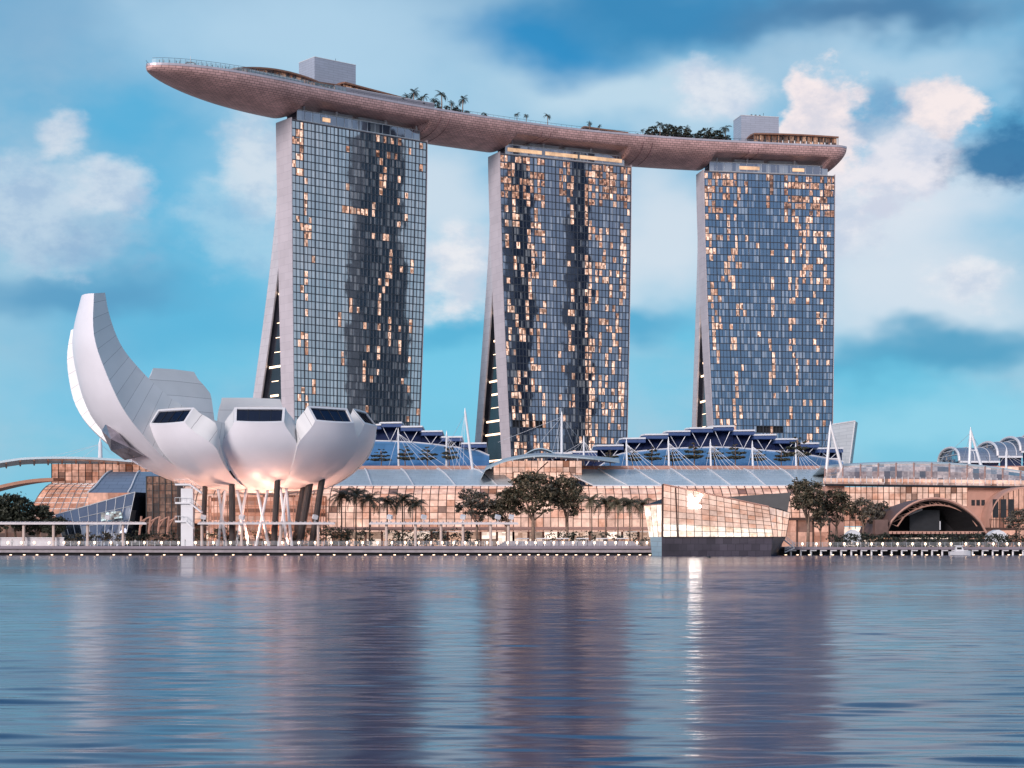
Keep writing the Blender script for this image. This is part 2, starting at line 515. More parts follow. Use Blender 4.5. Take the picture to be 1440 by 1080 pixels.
M = {}
M['white_metal'] = mat('white_metal', (.72, .72, .75), .45, .1, .05)
M['steel'] = mat('steel', (.55, .57, .60), .4, .6, .08)
M['dark'] = mat('dark_frame', (.022, .024, .030), .5, .2, .2)
M['mullion'] = mat('mullion', (.065, .075, .095), .45, .5, .2)
M['end_wall'] = mat_panels('pale_end_cladding', (.56, .50, .54), (.36, .32, .36), 7.0, 3.4, .55, .0, .04, .05)
M['rear_wall'] = mat_panels('rear_slab_cladding', (.60, .56, .60), (.38, .35, .40), 4.0, 3.4, .5, .05, .05, .05)
M['tower_roof'] = mat('tower_roof', (.25, .22, .24), .8)
M['glass_a'] = mat_curtain_wall('tower_glass_grey', (.05, .07, .10), (.82, .86, .92), .0008, .008, .27)
M['glass_b'] = mat_curtain_wall('tower_glass_dark', (.028, .035, .06), (.36, .45, .60), .001, .010, .22)
M['glass_c'] = mat_curtain_wall('tower_glass_blue', (.035, .055, .09), (.29, .43, .63), .001, .006, .24)
M['void_glass'] = mat('shadowed_atrium_glass', (.03, .032, .045), .15, .3, .3, .15)  # one dark glass for atrium, inner and back facades
M['lit_room'] = mat_lit('lit_hotel_room', (1.0, .60, .43), 1.1, (2.4, 1.6), .72)
M['lit_top'] = mat_lit('lit_top_storey', (1.0, .50, .32), .62, (2, 2.2), .9)
M['lit_warm'] = mat_lit('lit_warm_band', (1.0, .55, .30), .95, (1, 1), .6)
M['crown_glass'] = mat_curtain_wall('crown_glass', (.10, .10, .13), (.38, .42, .52), .006, .01, .3)
M['hull'] = mat_panels('copper_pink_hull', (.70, .44, .42), (.22, .12, .12), 2.4, 1.1, .45, .2, .10, .15)
M['hull_rim'] = mat_panels('deck_rim', (.50, .46, .52), (.30, .28, .32), 4.0, 3.0, .4, .2, .05, .06)
M['hull_dark'] = mat('hull_recess', (.20, .11, .12), .6)
M['deck'] = mat('deck_boards', (.30, .24, .22), .7)
M['box_clad'] = mat_panels('lift_box_cladding', (.42, .45, .54), (.24, .26, .32), 5.0, 1.1, .45, .2, .05, .04)
M['copper'] = mat('copper_canopy', (.30, .15, .10), .45, .3)
M['bulb'] = mat('warm_bulb', (1, .8, .6), .4, emit=(1.0, .66, .42), es=4)
M['strip_light'] = mat('strip_light', (1, .8, .6), .4, emit=(1.0, .66, .42), es=3)
M['rail_glass'] = mat('rail_glass', (.30, .48, .56), .35, .0)
M['rail_glass'].node_tree.nodes['Principled BSDF'].inputs['Alpha'].default_value = .38
M['leaf'] = mat('leaf_dark', (.045, .052, .034), .6, 0, .45, .5)
M['leaf_warm'] = mat('leaf_brown_green', (.12, .095, .060), .6, 0, .5, .5)
M['leaf_grey'] = mat('leaf_grey_green', (.13, .115, .095), .6, 0, .4, .5)
M['palm_leaf'] = mat('palm_leaf', (.14, .125, .08), .5, 0, .4, .8)
M['palm_dark'] = mat('palm_leaf_dark', (.030, .036, .028), .5, 0, .4, .8)
M['bark'] = mat('bark', (.25, .17, .13), .85, 0, .25, 1.5)
M['hedge'] = mat('hedge_leaf', (.030, .036, .024), .65, 0, .5, .7)

# ------------------------------------------------------------------ water and land
def build_water():
    m, nt, b = nodes_of('bay_water')
    N, L = nt.nodes.new, nt.links.new
    b.inputs['Base Color'].default_value = (.000, .014, .085, 1)
    b.inputs['IOR'].default_value = 1.38
    tc = N('ShaderNodeTexCoord')

    def ns(sx, sy, det, rough=.55):
        mp = N('ShaderNodeMapping'); mp.inputs['Scale'].default_value = (sx, sy, 1)
        L(tc.outputs['Object'], mp.inputs[0])
        n = N('ShaderNodeTexNoise'); n.inputs['Scale'].default_value = 1; n.inputs['Detail'].default_value = det
        n.inputs['Roughness'].default_value = rough
        L(mp.outputs[0], n.inputs['Vector']); return n
    big = ns(.010, .045, 4)
    rr = N('ShaderNodeMapRange'); rr.inputs[1].default_value = .35; rr.inputs[2].default_value = .65
    rr.inputs[3].default_value = WATER['r0']; rr.inputs[4].default_value = WATER['r1']
    L(big.outputs[0], rr.inputs[0]); L(rr.outputs[0], b.inputs['Roughness'])
    w1 = ns(.35, .9, 3); w2 = ns(.045, .16, 3)
    b2 = N('ShaderNodeBump'); b2.inputs['Strength'].default_value = 1; b2.inputs['Distance'].default_value = WATER['swell']
    L(w2.outputs[0], b2.inputs['Height'])
    b1 = N('ShaderNodeBump'); b1.inputs['Strength'].default_value = 1; b1.inputs['Distance'].default_value = WATER['ripple']
    L(w1.outputs[0], b1.inputs['Height']); L(b2.outputs[0], b1.inputs['Normal'])
    L(b1.outputs[0], b.inputs['Normal'])
    # real waves: long low crests running roughly along the quay, one mesh out to the horizon
    import numpy as np
    rg = np.random.RandomState(4)
    xs = np.concatenate([[-6000, -2500, -1000, -500], -np.geomspace(230, 14, 70)[:-1], np.linspace(-14, 14, 64), np.geomspace(14, 230, 70)[1:], [500, 1000, 2500, 6000]])
    ys = np.concatenate([[-2500, -800, -200, -60], np.linspace(-10, 17, 12), np.geomspace(18, 449, int(3.2 / WATER['step']))])
    X, Y = np.meshgrid(xs, ys)
    Z = np.zeros_like(X)
    n = 30
    for k in range(n):
        lam = WATER['l0'] * (WATER['l1'] / WATER['l0']) ** (k / (n - 1))
        th = rg.normal(0, .20 + .20 * k / n)
        kk = 2 * np.pi / lam
        amp = WATER['slope'] * sqrt(2.0 / n) / kk
        # short waves only where the mesh is fine enough to carry them
        res = np.clip(1.6 - np.maximum(Y, 18) * WATER['step'] * 7 / lam, 0, 1)
        Z += amp * res * np.sin(kk * (np.sin(th) * X + np.cos(th) * Y) + rg.uniform(0, 6.28))
    # calmer and rougher patches
    pm_ = .75 + .3 * np.sin(X / 47 + 1.3 * np.sin(Y / 31)) * np.sin(Y / 23 + 1.1 * np.sin(X / 61)) + .2 * np.sin(Y / 9.0 + 2 * np.sin(X / 37))
    fade = np.clip((235 - np.abs(X)) / 30, 0, 1) * np.clip((Y + 12) / 10, 0, 1)
    Z = Z * pm_ * fade
    co = np.stack([X, Y, Z], -1).reshape(-1, 3)
    ny, nx = X.shape
    i = (np.arange(ny - 1)[:, None] * nx + np.arange(nx - 1)[None, :]).reshape(-1)
    q = np.stack([i, i + 1, i + nx + 1, i + nx], -1)
    me = bpy.data.meshes.new('bay_water')
    me.vertices.add(len(co)); me.vertices.foreach_set('co', co.ravel())
    me.loops.add(q.size); me.loops.foreach_set('vertex_index', q.ravel().astype(np.int32))
    me.polygons.add(len(q)); me.polygons.foreach_set('loop_start', (np.arange(len(q)) * 4).astype(np.int32))
    me.polygons.foreach_set('loop_total', np.full(len(q), 4, np.int32))
    me.polygons.foreach_set('use_smooth', np.ones(len(q), bool))
    me.update(calc_edges=True); me.validate()
    me.materials.append(m)
    ob = bpy.data.objects.new('bay_water', me); C.objects.link(ob)
    tag(ob, kind='structure')


WATER = dict(r0=.12, r1=.18, swell=.0, ripple=.012, slope=.056, step=.0013, l0=.40, l1=2.6)
build_water()

M['paving'] = mat('paving', (.30, .25, .22), .8)
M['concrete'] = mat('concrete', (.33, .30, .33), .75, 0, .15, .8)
M['concrete_dark'] = mat('dark_concrete', (.06, .055, .06), .6, 0, .3, .5)  # darker concrete for quay wall, pier wall and stage floor
g = MB()
g.face([(-7000, 449, 2.05), (7000, 449, 2.05), (7000, 9000, 2.05), (-7000, 9000, 2.05)])
g.face([(-7000, 449, 2.05), (-7000, 449, -2), (7000, 449, -2), (7000, 449, 2.05)])
tag(g.build('ground', M['paving']), kind='structure')

# ------------------------------------------------------------------ hotel towers
ROOF = 188.5


def hotel_tower(A, ang, W, dl, dr, glassmat, label, seed, dens, hot_top):
    ax, ay = A
    eu = Vector((cos(ang), sin(ang), 0)); ev = Vector((-sin(ang), cos(ang), 0))
    O = Vector((ax, ay, 0))
    rnd = random.Random(seed)

    def prof(z):
        q = max(0.0, (ROOF - z) / 128.0) ** 1.5
        return dl * q, W - dr * q

    def pt(u, v, z): return O + eu * u + ev * v + Vector((0, 0, z))
    root = thing('hotel_tower', label, 'tower', pt(W / 2, 8, 2.1), 'three hotel towers under the roof deck')

    def thick(z): return 8.6 + 4.4 * (z / ROOF)

    def rear(z):
        if z >= 158: return thick(z)
        return thick(158) + 47.0 * ((158 - z) / 158.0) ** 1.22
    NC, NR = 36, 54
    wide = lambda c: int(round(c * 36 / 25))
    for key in ('cols', 'off', 'slot2'):
        if key in dens: dens[key] = sorted({q for c in dens[key] for q in (wide(c), min(NC - 1, wide(c + 1) - 1))})
    if dens.get('slot'): dens['slot'] = (wide(dens['slot'][0]), wide(dens['slot'][1]))
    dens['plus'] = [(r, q) for r, c in dens.get('plus', []) for q in (wide(c), min(NC - 1, wide(c + 1) - 1))]
    z0 = 4.0
    fh = (ROOF - z0) / NR
    # which rooms are lit: some stacks of rooms more than others
    cd = [rnd.choice([.0, .03, .05, .10, .3, .5]) for _ in range(NC)]
    for k in dens.get('cols', []): cd[k] = dens['colp']
    for k in dens.get('off', []): cd[k] = .015
    lit = set()
    for c in range(NC):
        on = False
        p = cd[c] * dens['k']
        for r in range(NR):
            go = (.5 if p > .15 else .3) if on else min(.6, p * .72 + .014)
            if r >= NR - hot_top and c not in dens.get('off', []): go = max(go, dens['top'])
            if r in (9, 10): go *= .2
            on = rnd.random() < go
            if on: lit.add((r, c))
    for (r, c) in dens.get('plus', []): lit.add((r, c))

    def cell(r, c, f0=0.0, f1=1.0, v=0.0):
        za, zb = z0 + fh * r, z0 + fh * (r + 1)
        out = []
        for (z, s) in ((za, f0), (za, f1), (zb, f1), (zb, f0)):
            a, b = prof(z)
            out.append(pt(a + (b - a) * (c + s) / NC, -v, z))
        return out
    fac = MB()
    for r in range(NR):
        for c in range(NC):
            dark = r == 16 and dens.get('slot') and dens['slot'][0] <= c <= dens['slot'][1] or r == 11 and c in dens.get('slot2', ())
            fac.face(cell(r, c, v=-.9 if dark else 0), m=1 if dark else 0, uv=[(c, r), (c + 1, r), (c + 1, r + 1), (c, r + 1)])
    fac.build('glass_facade', [glassmat, M['dark']], root)
    cells = sorted(lit, key=lambda k: -k[0])
    rest = MB(); rest_top = MB()
    rnd.shuffle(cells)
    for i, (r, c) in enumerate(cells):
        f0, f1 = (0.0, 1.0) if rnd.random() < .7 else rnd.choice([(0.0, .7), (.3, 1.0), (.1, .85)])
        g0, g1 = rnd.choice([(.05, .92), (.1, .85), (.06, .96)])
        lm = M['lit_top'] if r >= NR - hot_top and rnd.random() < .7 else M['lit_room']
        lb = MB()
        tgt = lb if i < 100 else rest
        ou, ov = rnd.random() * 50, rnd.random() * 50
        P4 = cell(r, c, f0, f1, .04); P4 = [P4[0].lerp(P4[3], g0), P4[1].lerp(P4[2], g0), P4[1].lerp(P4[2], g1), P4[0].lerp(P4[3], g1)]
        if tgt is rest and lm is M['lit_top']: rest_top.face(P4, m=0, uv=[(ou, ov), (ou + 1, ov), (ou + 1, ov + 1), (ou, ov + 1)])
        else: tgt.face(P4, m=0, uv=[(ou, ov), (ou + 1, ov), (ou + 1, ov + 1), (ou, ov + 1)])
        if i < 100: lb.build('lit_window', [lm], root)
    if len(cells) > 100: tag(rest.build('lit_room_glow', [M['lit_room']], root), kind='stuff')
    if rest_top.f: tag(rest_top.build('lit_lounge_glow', [M['lit_top']], root), kind='stuff')
    # mullions and floor lines standing proud of the panes
    mu = MB()
    for c in range(NC + 1):
        w = .18 if c % 3 == 0 else .035
        rows = []
        for r in range(0, NR + 1, 2):
            z = z0 + fh * r; a, b = prof(z); u = a + (b - a) * c / NC
            rows.append([pt(u - w, -.003, z), pt(u - w, -.32, z), pt(u + w, -.32, z), pt(u + w, -.003, z)])
        mu.grid(rows)
    for r in range(NR + 1):
        z = z0 + fh * r; a, b = prof(z)
        h = .17
        mu.grid([[pt(a, -.003, z - h), pt(b, -.003, z - h)], [pt(a, -.2, z - h), pt(b, -.2, z - h)], [pt(a, -.2, z + h), pt(b, -.2, z + h)], [pt(a, -.003, z + h), pt(b, -.003, z + h)]])
    mu.build('mullion_grid', M['mullion'], root)
    # end walls, back and roof of the upright slab
    zs = [z0 + (ROOF - z0) * k / 27 for k in range(28)]
    for side in (0, 1):
        e = MB()
        rows, uvs = [], []
        for z in zs:
            a, b = prof(z); u = (a - .35) if side == 0 else (b + .35)
            ui = a if side == 0 else b
            zz = z + (1.2 if z == zs[-1] else 0)
            rows.append([pt(ui, -.5, zz), pt(u, -.5, zz), pt(u, thick(z), zz), pt(ui, thick(z), zz)])
            uvs.append([(0, zz), (.4, zz), (thick(z) + .4, zz), (thick(z) + .8, zz)])
        e.grid(rows, uvs=uvs)
        e.build('end_wall', M['end_wall'], root, fix=True)
    bk = MB()
    rows = []
    for z in zs:
        a, b = prof(z); rows.append([pt(a, thick(z) - .01, z), pt(b, thick(z) - .01, z)])
    bk.grid(rows, uvs=[[(0, z / 3.4), (NC, z / 3.4)] for z in zs])
    bk.build('back_facade', M['void_glass'], root)
    a, b = prof(ROOF)
    rf = MB(); rf.box(pt((a + b) / 2, thick(ROOF) / 2, ROOF + .3), (b - a - .02, thick(ROOF) - .04, .5), ang)
    rf.build('roof', M['tower_roof'], root)
    # leaning rear slab
    rs = MB()
    zr = [4 + (158 - 4) * k / 24 for k in range(25)]
    T = 7.5
    rows, uvs = [], []
    for z in zr:
        a, b = prof(z); o = rear(z); i = o - T
        rows.append([pt(a + .4, i, z), pt(a - .3, i, z), pt(a - .3, o, z), pt(b + .3, o, z), pt(b + .3, i, z)])
        uvs.append([(0, z), (.7, z), (T + .7, z), (T + 70, z), (2 * T + 70, z)])
    rs.grid(rows, uvs=uvs)
    rs.build('rear_slab', M['rear_wall'], root, fix=True)
    ri = MB()
    rows = []
    for z in zr:
        a, b = prof(z); i = rear(z) - T
        rows.append([pt(a + .4, i + .01, z), pt(b, i + .01, z)])
    ri.grid(rows); ri.build('inner_facade', M['void_glass'], root)
    # glazed atrium closing the gap between the slabs, set back from the end
    at = MB(); ab = MB()
    for k in range(len(zr) - 1):
        za, zb = zr[k], zr[k + 1]
        ta, tb, ia, ib = thick(za), thick(zb), rear(za) - T, rear(zb) - T
        if ia <= ta + .4: continue
        ua, ub = prof(za)[0] + 1.6, prof(zb)[0] + 1.6
        ib = max(ib, tb)
        at.face([pt(ua, ta, za), pt(ua, ia, za), pt(ub, ib, zb), pt(ub, tb, zb)])
        p = rnd.random()
        hh = .9 if p < .45 else 0.25
        if p < .72:
            zc = za + 1.0
            f = (zc - za) / (zb - za)
            g0 = (za * (1 - f) + zb * f)
            l1, r1 = thick(g0), rear(g0) - T
            s0, s1 = (0.05, .95) if p < .3 else (.15 + .3 * rnd.random(), .7)
            ab = MB(); ab.box(pt(ua - .15, l1 + (r1 - l1) * (s0 + s1) / 2, zc), (.2, (r1 - l1) * (s1 - s0), hh), ang); ab.build('atrium_light', M['strip_light'], root)
    at.build('atrium_glass', M['void_glass'], root)
    # glass crown and struts under the deck
    a, b = prof(ROOF)
    cr = MB(); H = 5.2
    u0, u1 = a + 3.0, b - 3.5
    n = 16
    for k in range(n):
        p0, p1 = u0 + (u1 - u0) * k / n, u0 + (u1 - u0) * (k + 1) / n
        cr.face([pt(p0, .5, ROOF + .6), pt(p1, .5, ROOF + .6), pt(p1, .5, ROOF + H), pt(p0, .5, ROOF + H)], uv=[(k, 90), (k + 1, 90), (k + 1, 91), (k, 91)])
    cr.face([pt(u0, .5, ROOF + .6), pt(u0, 9, ROOF + .6), pt(u0, 9, ROOF + H), pt(u0, .5, ROOF + H)], uv=[(20, 90), (23, 90), (23, 91), (20, 91)])
    cr.face([pt(u1, .5, ROOF + .6), pt(u1, 9, ROOF + .6), pt(u1, 9, ROOF + H), pt(u1, .5, ROOF + H)], uv=[(20, 90), (23, 90), (23, 91), (20, 91)])
    cg = cr.build('crown_glass', M['crown_glass'], root)
    fr = MB()
    fr.box(pt((u0 + u1) / 2, .35, ROOF + H), (u1 - u0, .3, .35), ang)
    fr.box(pt((u0 + u1) / 2, .35, ROOF + .75), (u1 - u0, .3, .35), ang)
    for k in range(n + 1): fr.box(pt(u0 + (u1 - u0) * k / n, .40, ROOF + H / 2 + .4), (.16, .16, H - .9), ang)
    fr.build('crown_frame', M['steel'], cg)
    for s in dens.get('crown_lights', [(.2, .23)]):
        lt = MB(); lt.box(pt(u0 + (u1 - u0) * (s[0] + s[1]) / 2, .25, ROOF + 2.8), ((u1 - u0) * (s[1] - s[0]), .2, 1.7), ang)
        lt.build('crown_light', M['lit_warm'], cg)
    for s in (.06, .32, .72, .985):
        st = MB(); st.tube(pt(u0 + (u1 - u0) * s, 2.0, ROOF + .3), pt(u0 + (u1 - u0) * s + .6, 2.0, ROOF + 9), .55)
        st.build('strut', M['white_metal'], root)
    for s, wd in ((.28, 7), (.40, 9), (.60, 10), (.72, 5)):
        pn = MB(); pn.box(pt(u0 + (u1 - u0) * s, 5.5, ROOF + 4.5), (wd, 4, 7.5), ang)
        pn.build('plant_room', M['white_metal'], root)
    return root


TOW = [((-96.6, 779.0), R(37.7), 72.0), ((-5.8, 847.0), R(25.0), 71.0), ((95.8, 887.0), R(10.2), 68.3)]
hotel_tower(*TOW[0], 1.2, 4.0, M['glass_a'], 'tallest looking grey glass tower with few lit windows, behind the lotus museum', 3,
            dict(k=.33, cols=[1, 2, 14, 15, 16, 18], colp=.55, off=[4, 5, 6, 7, 8, 9, 10, 11, 12], top=.12, plus=[(43, c) for c in (9, 10, 11, 12, 13)] + [(47, 1), (49, 1)], crown_lights=[(.20, .26)]), 4)
hotel_tower(*TOW[1], 4.8, 2.2, M['glass_b'], 'dark glass tower full of orange lit windows, standing between the two other towers', 11,
            dict(k=.62, cols=[1, 2, 5, 6, 13, 16, 17, 20, 21, 23], colp=.62, off=[8, 9, 10, 14, 15], top=.62, slot=(1, 6), slot2=(16, 17, 18, 19, 20, 21), crown_lights=[(.02, .3), (.33, .6), (.62, .98)]), 6)
hotel_tower(*TOW[2], 4.8, 1.2, M['glass_c'], 'blue glass tower with evenly scattered lit windows, under the blunt end of the roof deck', 29,
            dict(k=.55, cols=[1, 2, 4, 5, 12, 16, 17, 19, 20, 22, 23], colp=.45, off=[7, 8, 9, 10, 11, 13, 14], top=.62, slot=(9, 14), slot2=(2, 3, 4, 5, 15, 16, 17, 18, 19, 20), crown_lights=[(.25, .42), (.7, .8)]), 6)

# ------------------------------------------------------------------ roof deck
DECK = 202.0
CP = [(-151.5, 738.0), (-112.0, 775.5), (-73.5, 808.0), (-27, 841.5), (22.6, 870.0), (75, 889.5), (127.9, 902.0), (165.5, 908.5)]


def spline(cp, n):
    pts = []
    q = [2 * Vector(cp[0]) - Vector(cp[1])] + [Vector(p) for p in cp] + [2 * Vector(cp[-1]) - Vector(cp[-2])]
    for i in range(1, len(q) - 2):
        for k in range(n):
            t = k / n
            a, b, c, d = q[i - 1], q[i], q[i + 1], q[i + 2]
            pts.append(.5 * ((2 * b) + (c - a) * t + (2 * a - 5 * b + 4 * c - d) * t * t + (3 * b - a - 3 * c + d) * t ** 3))
    pts.append(q[-2])
    return pts


_fine = spline([(*p, 0) for p in CP], 40)
_len = [0.0]
for k in range(1, len(_fine)): _len.append(_len[-1] + (_fine[k] - _fine[k - 1]).length)
DL = _len[-1]


def deck_at(s):
    """centre point and (along, across) directions at distance s from the rounded tip; across points to the camera side"""
    s = min(max(s, 0), DL)
    for k in range(1, len(_len)):
        if _len[k] >= s: break
    t = (s - _len[k - 1]) / (_len[k] - _len[k - 1])
    p = _fine[k - 1].lerp(_fine[k], t)
    i0, i1 = max(0, k - 6), min(len(_fine) - 1, k + 5)
    d = (_fine[i1] - _fine[i0]).normalized()
    return p, d, Vector((d.y, -d.x, 0))


def half_w(s):
    B = 19.0
    if s < 62: w = B * (1 - ((62 - s) / 62.0) ** 2.3) ** .62
    else: w = B
    e = DL - s
    if e < 7: w = min(w, B - 3.0 * (1 - e / 7) ** 2)
    return max(w, .05)


def s_of(pt):
    best = min(range(len(_fine)), key=lambda k: (_fine[k] - pt).length)
    return _len[best]


def deck_pt(s, v, z=DECK):
    p, d, a = deck_at(s)
    return p + a * v + Vector((0, 0, z))


recess = []
for (A, ang, W) in TOW:
    e = Vector((cos(ang), sin(ang), 0)); n = Vector((-sin(ang), cos(ang), 0))
    recess.append((s_of(Vector((*A, 0)) + e * 2.0 + n * 9), s_of(Vector((*A, 0)) + e * (W - 4) + n * 9)))


def build_roof_deck():
    root = thing('roof_deck', 'long boat shaped roof deck with pink scaled belly lying across all three towers', 'roof deck', (22.6, 870, ROOF + 2))
    ss = [0, .4, 1, 2, 3.5, 5.5, 8, 11, 15, 20] + [20 + 2.5 * k for k in range(1, int((DL - 28) / 2.5))] + [DL - 6.5, DL - 5, DL - 3.5, DL - 2.2, DL - 1.2, DL - .5, DL - .1]
    for a, b in recess: ss += [a - .8, a, a + .8, b - .8, b, b + .8]
    ss = sorted(set(round(x, 2) for x in ss))
    NV = 30
    rows, uvs, rim_t = [], [], []
    for s in ss:
        hw = half_w(s)
        rise = 1 - (1 - min(1, s / 75.0)) ** 2.2
        depth = 1.8 + 7.9 * rise
        e = DL - s
        if e < 3: depth *= .86 + .14 * sqrt(max(0, 1 - ((3 - e) / 3) ** 2))
        ztop = DECK - .7
        rec = 0.0
        for a, b in recess:
            t = min(1, max(0, (s - (a - .8)) / 1.6)) * min(1, max(0, ((b + .8) - s) / 1.6))
            rec = max(rec, t)
        row, uv = [], []
        arc = 0; prev = None
        for k in range(NV + 1):
            th = pi * k / NV
            v = hw * cos(th)
            zz = ztop - depth * (sin(th) ** .82)
            if rec > 0:
                lim = ztop - 4.4 - .8 * sin(th)
                zz = max(zz, zz + (lim - zz) * rec) if zz < lim else zz
            p = deck_pt(s - 4.5 * sin(th) ** 1.4 * max(0, 1 - e / 22) ** 1.3, v, zz)
            if prev is not None: arc += (p - prev).length
            prev = p
            row.append(p); uv.append((s, arc))
        rows.append(row); uvs.append(uv)
    h = MB(); h.grid(rows, uvs=uvs)
    h.face(rows[-1][::-1], uv=[(0, k) for k in range(NV + 1)])
    h.build('hull', M['hull'], root, smooth=True)
    rim = MB()
    for sg in (1, -1):
        a = [deck_pt(s, sg * half_w(s), DECK - .7) for s in ss]
        b = [deck_pt(s, sg * (half_w(s) + .15), DECK - .65) for s in ss]
        c = [deck_pt(s, sg * (half_w(s) + .15), DECK + .3) for s in ss]
        d = [deck_pt(s, sg * max(0, half_w(s) - .4), DECK + .3) for s in ss]
        f = [deck_pt(s, sg * max(0, half_w(s) - .4), DECK) for s in ss]
        rim.grid([a, b, c, d, f], uvs=[[(s, q) for s in ss] for q in (0, .1, 2.2, 2.6, 3)])
    e0 = [deck_pt(DL - .05, v * half_w(DL) / 8, DECK + .3) for v in range(-8, 9)]
    rim.grid([[p - Vector((0, 0, 1.1)) for p in e0], e0])
    rim.build('rim', M['hull_rim'], root)
    dk = MB()
    dk.grid([[deck_pt(s, -half_w(s) * .98, DECK + .02) for s in ss], [deck_pt(s, 0, DECK + .05) for s in ss], [deck_pt(s, half_w(s) * .98, DECK + .02) for s in ss]])
    dk.build('deck', M['deck'], root)
    # glass balustrade round the viewing platform, plain rail further on
    bl = MB(); pl = MB()
    sb = [x for x in ss if .9 < x < 92]
    for sg in (1, -1):
        bl.grid([[deck_pt(s, sg * (half_w(s) - .25), DECK + .3) for s in sb], [deck_pt(s, sg * (half_w(s) - .25), DECK + 1.9) for s in sb]])
        for s in [4 + 2.0 * k for k in range(44)]:
            p = deck_pt(s, sg * (half_w(s) - .12), DECK + .3); pl.tube(p, p + Vector((0, 0, 2.1)), .07, n=4)
        pl.path([deck_pt(s, sg * (half_w(s) - .12), DECK + 2.35) for s in sb], .08, 4)
        for s in [94 + 3.0 * k for k in range(int((DL - 100) / 3))]:
            p = deck_pt(s, sg * (half_w(s) - .12), DECK + .3); pl.tube(p, p + Vector((0, 0, 1.0)), .06, n=4)
        pl.path([deck_pt(s, sg * (half_w(s) - .12), DECK + 1.3) for s in ss if 92 < s < DL - 5], .07, 4)
    b_ = bl.build('balustrade', M['rail_glass'], root)
    pl.build('railing', M['mullion'], b_)
    # dark double joint lines round the belly
    for js in [recess[0][1] + 5, recess[0][1] + 9, recess[1][0] + 14, recess[1][0] + 18, recess[1][1] + 7, recess[1][1] + 11, recess[2][0] + 17, recess[2][0] + 21]:
        k = min(range(len(ss)), key=lambda q: abs(ss[q] - js))
        j = MB()
        cen = deck_pt(ss[k], 0, DECK - 2)
        j.path([p + (p - cen).normalized() * .05 for p in rows[k][2:16]], .16, 5)
        j.build('joint_line', M['hull_dark'], root)
    return root


build_roof_deck()


def deck_box(name, s, v, L_, W_, H_, label):
    p, d, a = deck_at(s)
    ang = math.atan2(d.y, d.x)
    c = p + a * v
    root = thing(name, label, 'lift house', (c.x, c.y, DECK + .05))
    ez = Vector((0, 0, 1))
    b = MB(); n = 6
    cs = [c + d * (x * L_ / 2) - a * (y * W_ / 2) for x, y in ((-1, -1), (1, -1), (1, 1), (-1, 1))]
    ln = [L_, W_, L_, W_]
    u = 0
    for k in range(4):
        p0, p1 = cs[k], cs[(k + 1) % 4]
        b.face([p0 + ez * (DECK + .05), p1 + ez * (DECK + .05), p1 + ez * (DECK + H_), p0 + ez * (DECK + H_)], uv=[(u, 0), (u + ln[k], 0), (u + ln[k], H_), (u, H_)])
        u += ln[k]
    b.build('cladding', M['box_clad'], root)
    r = MB(); r.box(c + ez * (DECK + H_ - .2), (L_ - .2, W_ - .2, .3), ang); r.build('roof', M['steel'], root)
    pr = MB()
    for k in range(4):
        p0, p1 = cs[k], cs[(k + 1) % 4]
        pr.tube(p0 + ez * (DECK + H_ + .05), p1 + ez * (DECK + H_ + .05), .18, n=4)
    pr.build('parapet', M['white_metal'], root)
    for k in range(3):
        q = c + d * (L_ * (-.12 + .11 * k)) + ez * (DECK + H_)
        e = MB(); e.box(q + ez * .8, (1.3, 1.1, 1.6), ang); e.tube(q + ez * 1.5, q + ez * 2.1, .45); e.build('roof_unit', M['dark'], root)
    an = MB(); q = c + d * (L_ * .2) + ez * (DECK + H_); an.tube(q, q + ez * 3.2, .1, n=5); an.build('antenna', M['dark'], root)
    return root


s1 = recess[0][0] + 8
deck_box('lift_house', recess[0][0] + 23, -2, 22.0, 13, 17.5, 'grey clad lift house above the grey tower, behind the long copper canopy')
deck_box('lift_house', recess[2][0] + 28.5, -3, 20.0, 12, 17.0, 'grey clad lift house above the blue tower, beside dark trees and a lit pavilion')


def copper_canopy(s0, s1, v0, v1, zf, label, lit=True, name='deck_canopy'):
    """low copper roof on posts with lit tables beneath"""
    p, d, a = deck_at((s0 + s1) / 2)
    root = thing(name, label, 'pavilion', p + a * (v0 + v1) / 2 + Vector((0, 0, DECK + .05)))
    n = 14
    ss = [s0 + (s1 - s0) * k / n for k in range(n + 1)]
    top = [[deck_pt(s, v0 + (v1 - v0) * q / 4, zf((s - s0) / (s1 - s0)) + .5 * sin(pi * q / 4)) for s in ss] for q in range(5)]
    rf = MB(); rf.slab(top, (0, 0, -.7)); rf.build('roof', M['copper'], root, fix=True)
    for k, s in enumerate(ss):
        for v in (v0 + (v1 - v0) * .1, v1 - (v1 - v0) * .1):
            q = deck_pt(s, v, DECK + .05); h = zf((s - s0) / (s1 - s0)) - .55 - DECK
            if h > .8: ps = MB(); ps.tube(q, q + Vector((0, 0, h)), .16, n=6); ps.build('post', M['dark'], root)
    if lit:
        wl = MB()
        for k in range(n):
            if zf((k + .5) / n) - DECK < 1.8: continue
            q0, q1 = ss[k] + .3, ss[k + 1] - .3
            hh = zf((k + .5) / n) - .75
            vm = v0 + (v1 - v0) * .8
            wl.face([deck_pt(q0, vm, DECK + .3), deck_pt(q1, vm, DECK + .3), deck_pt(q1, vm, hh), deck_pt(q0, vm, hh)], uv=[(k, 0), (k + 1, 0), (k + 1, 1), (k, 1)])
        wl.build('lit_interior', M['lit_deck'], root)
    return root


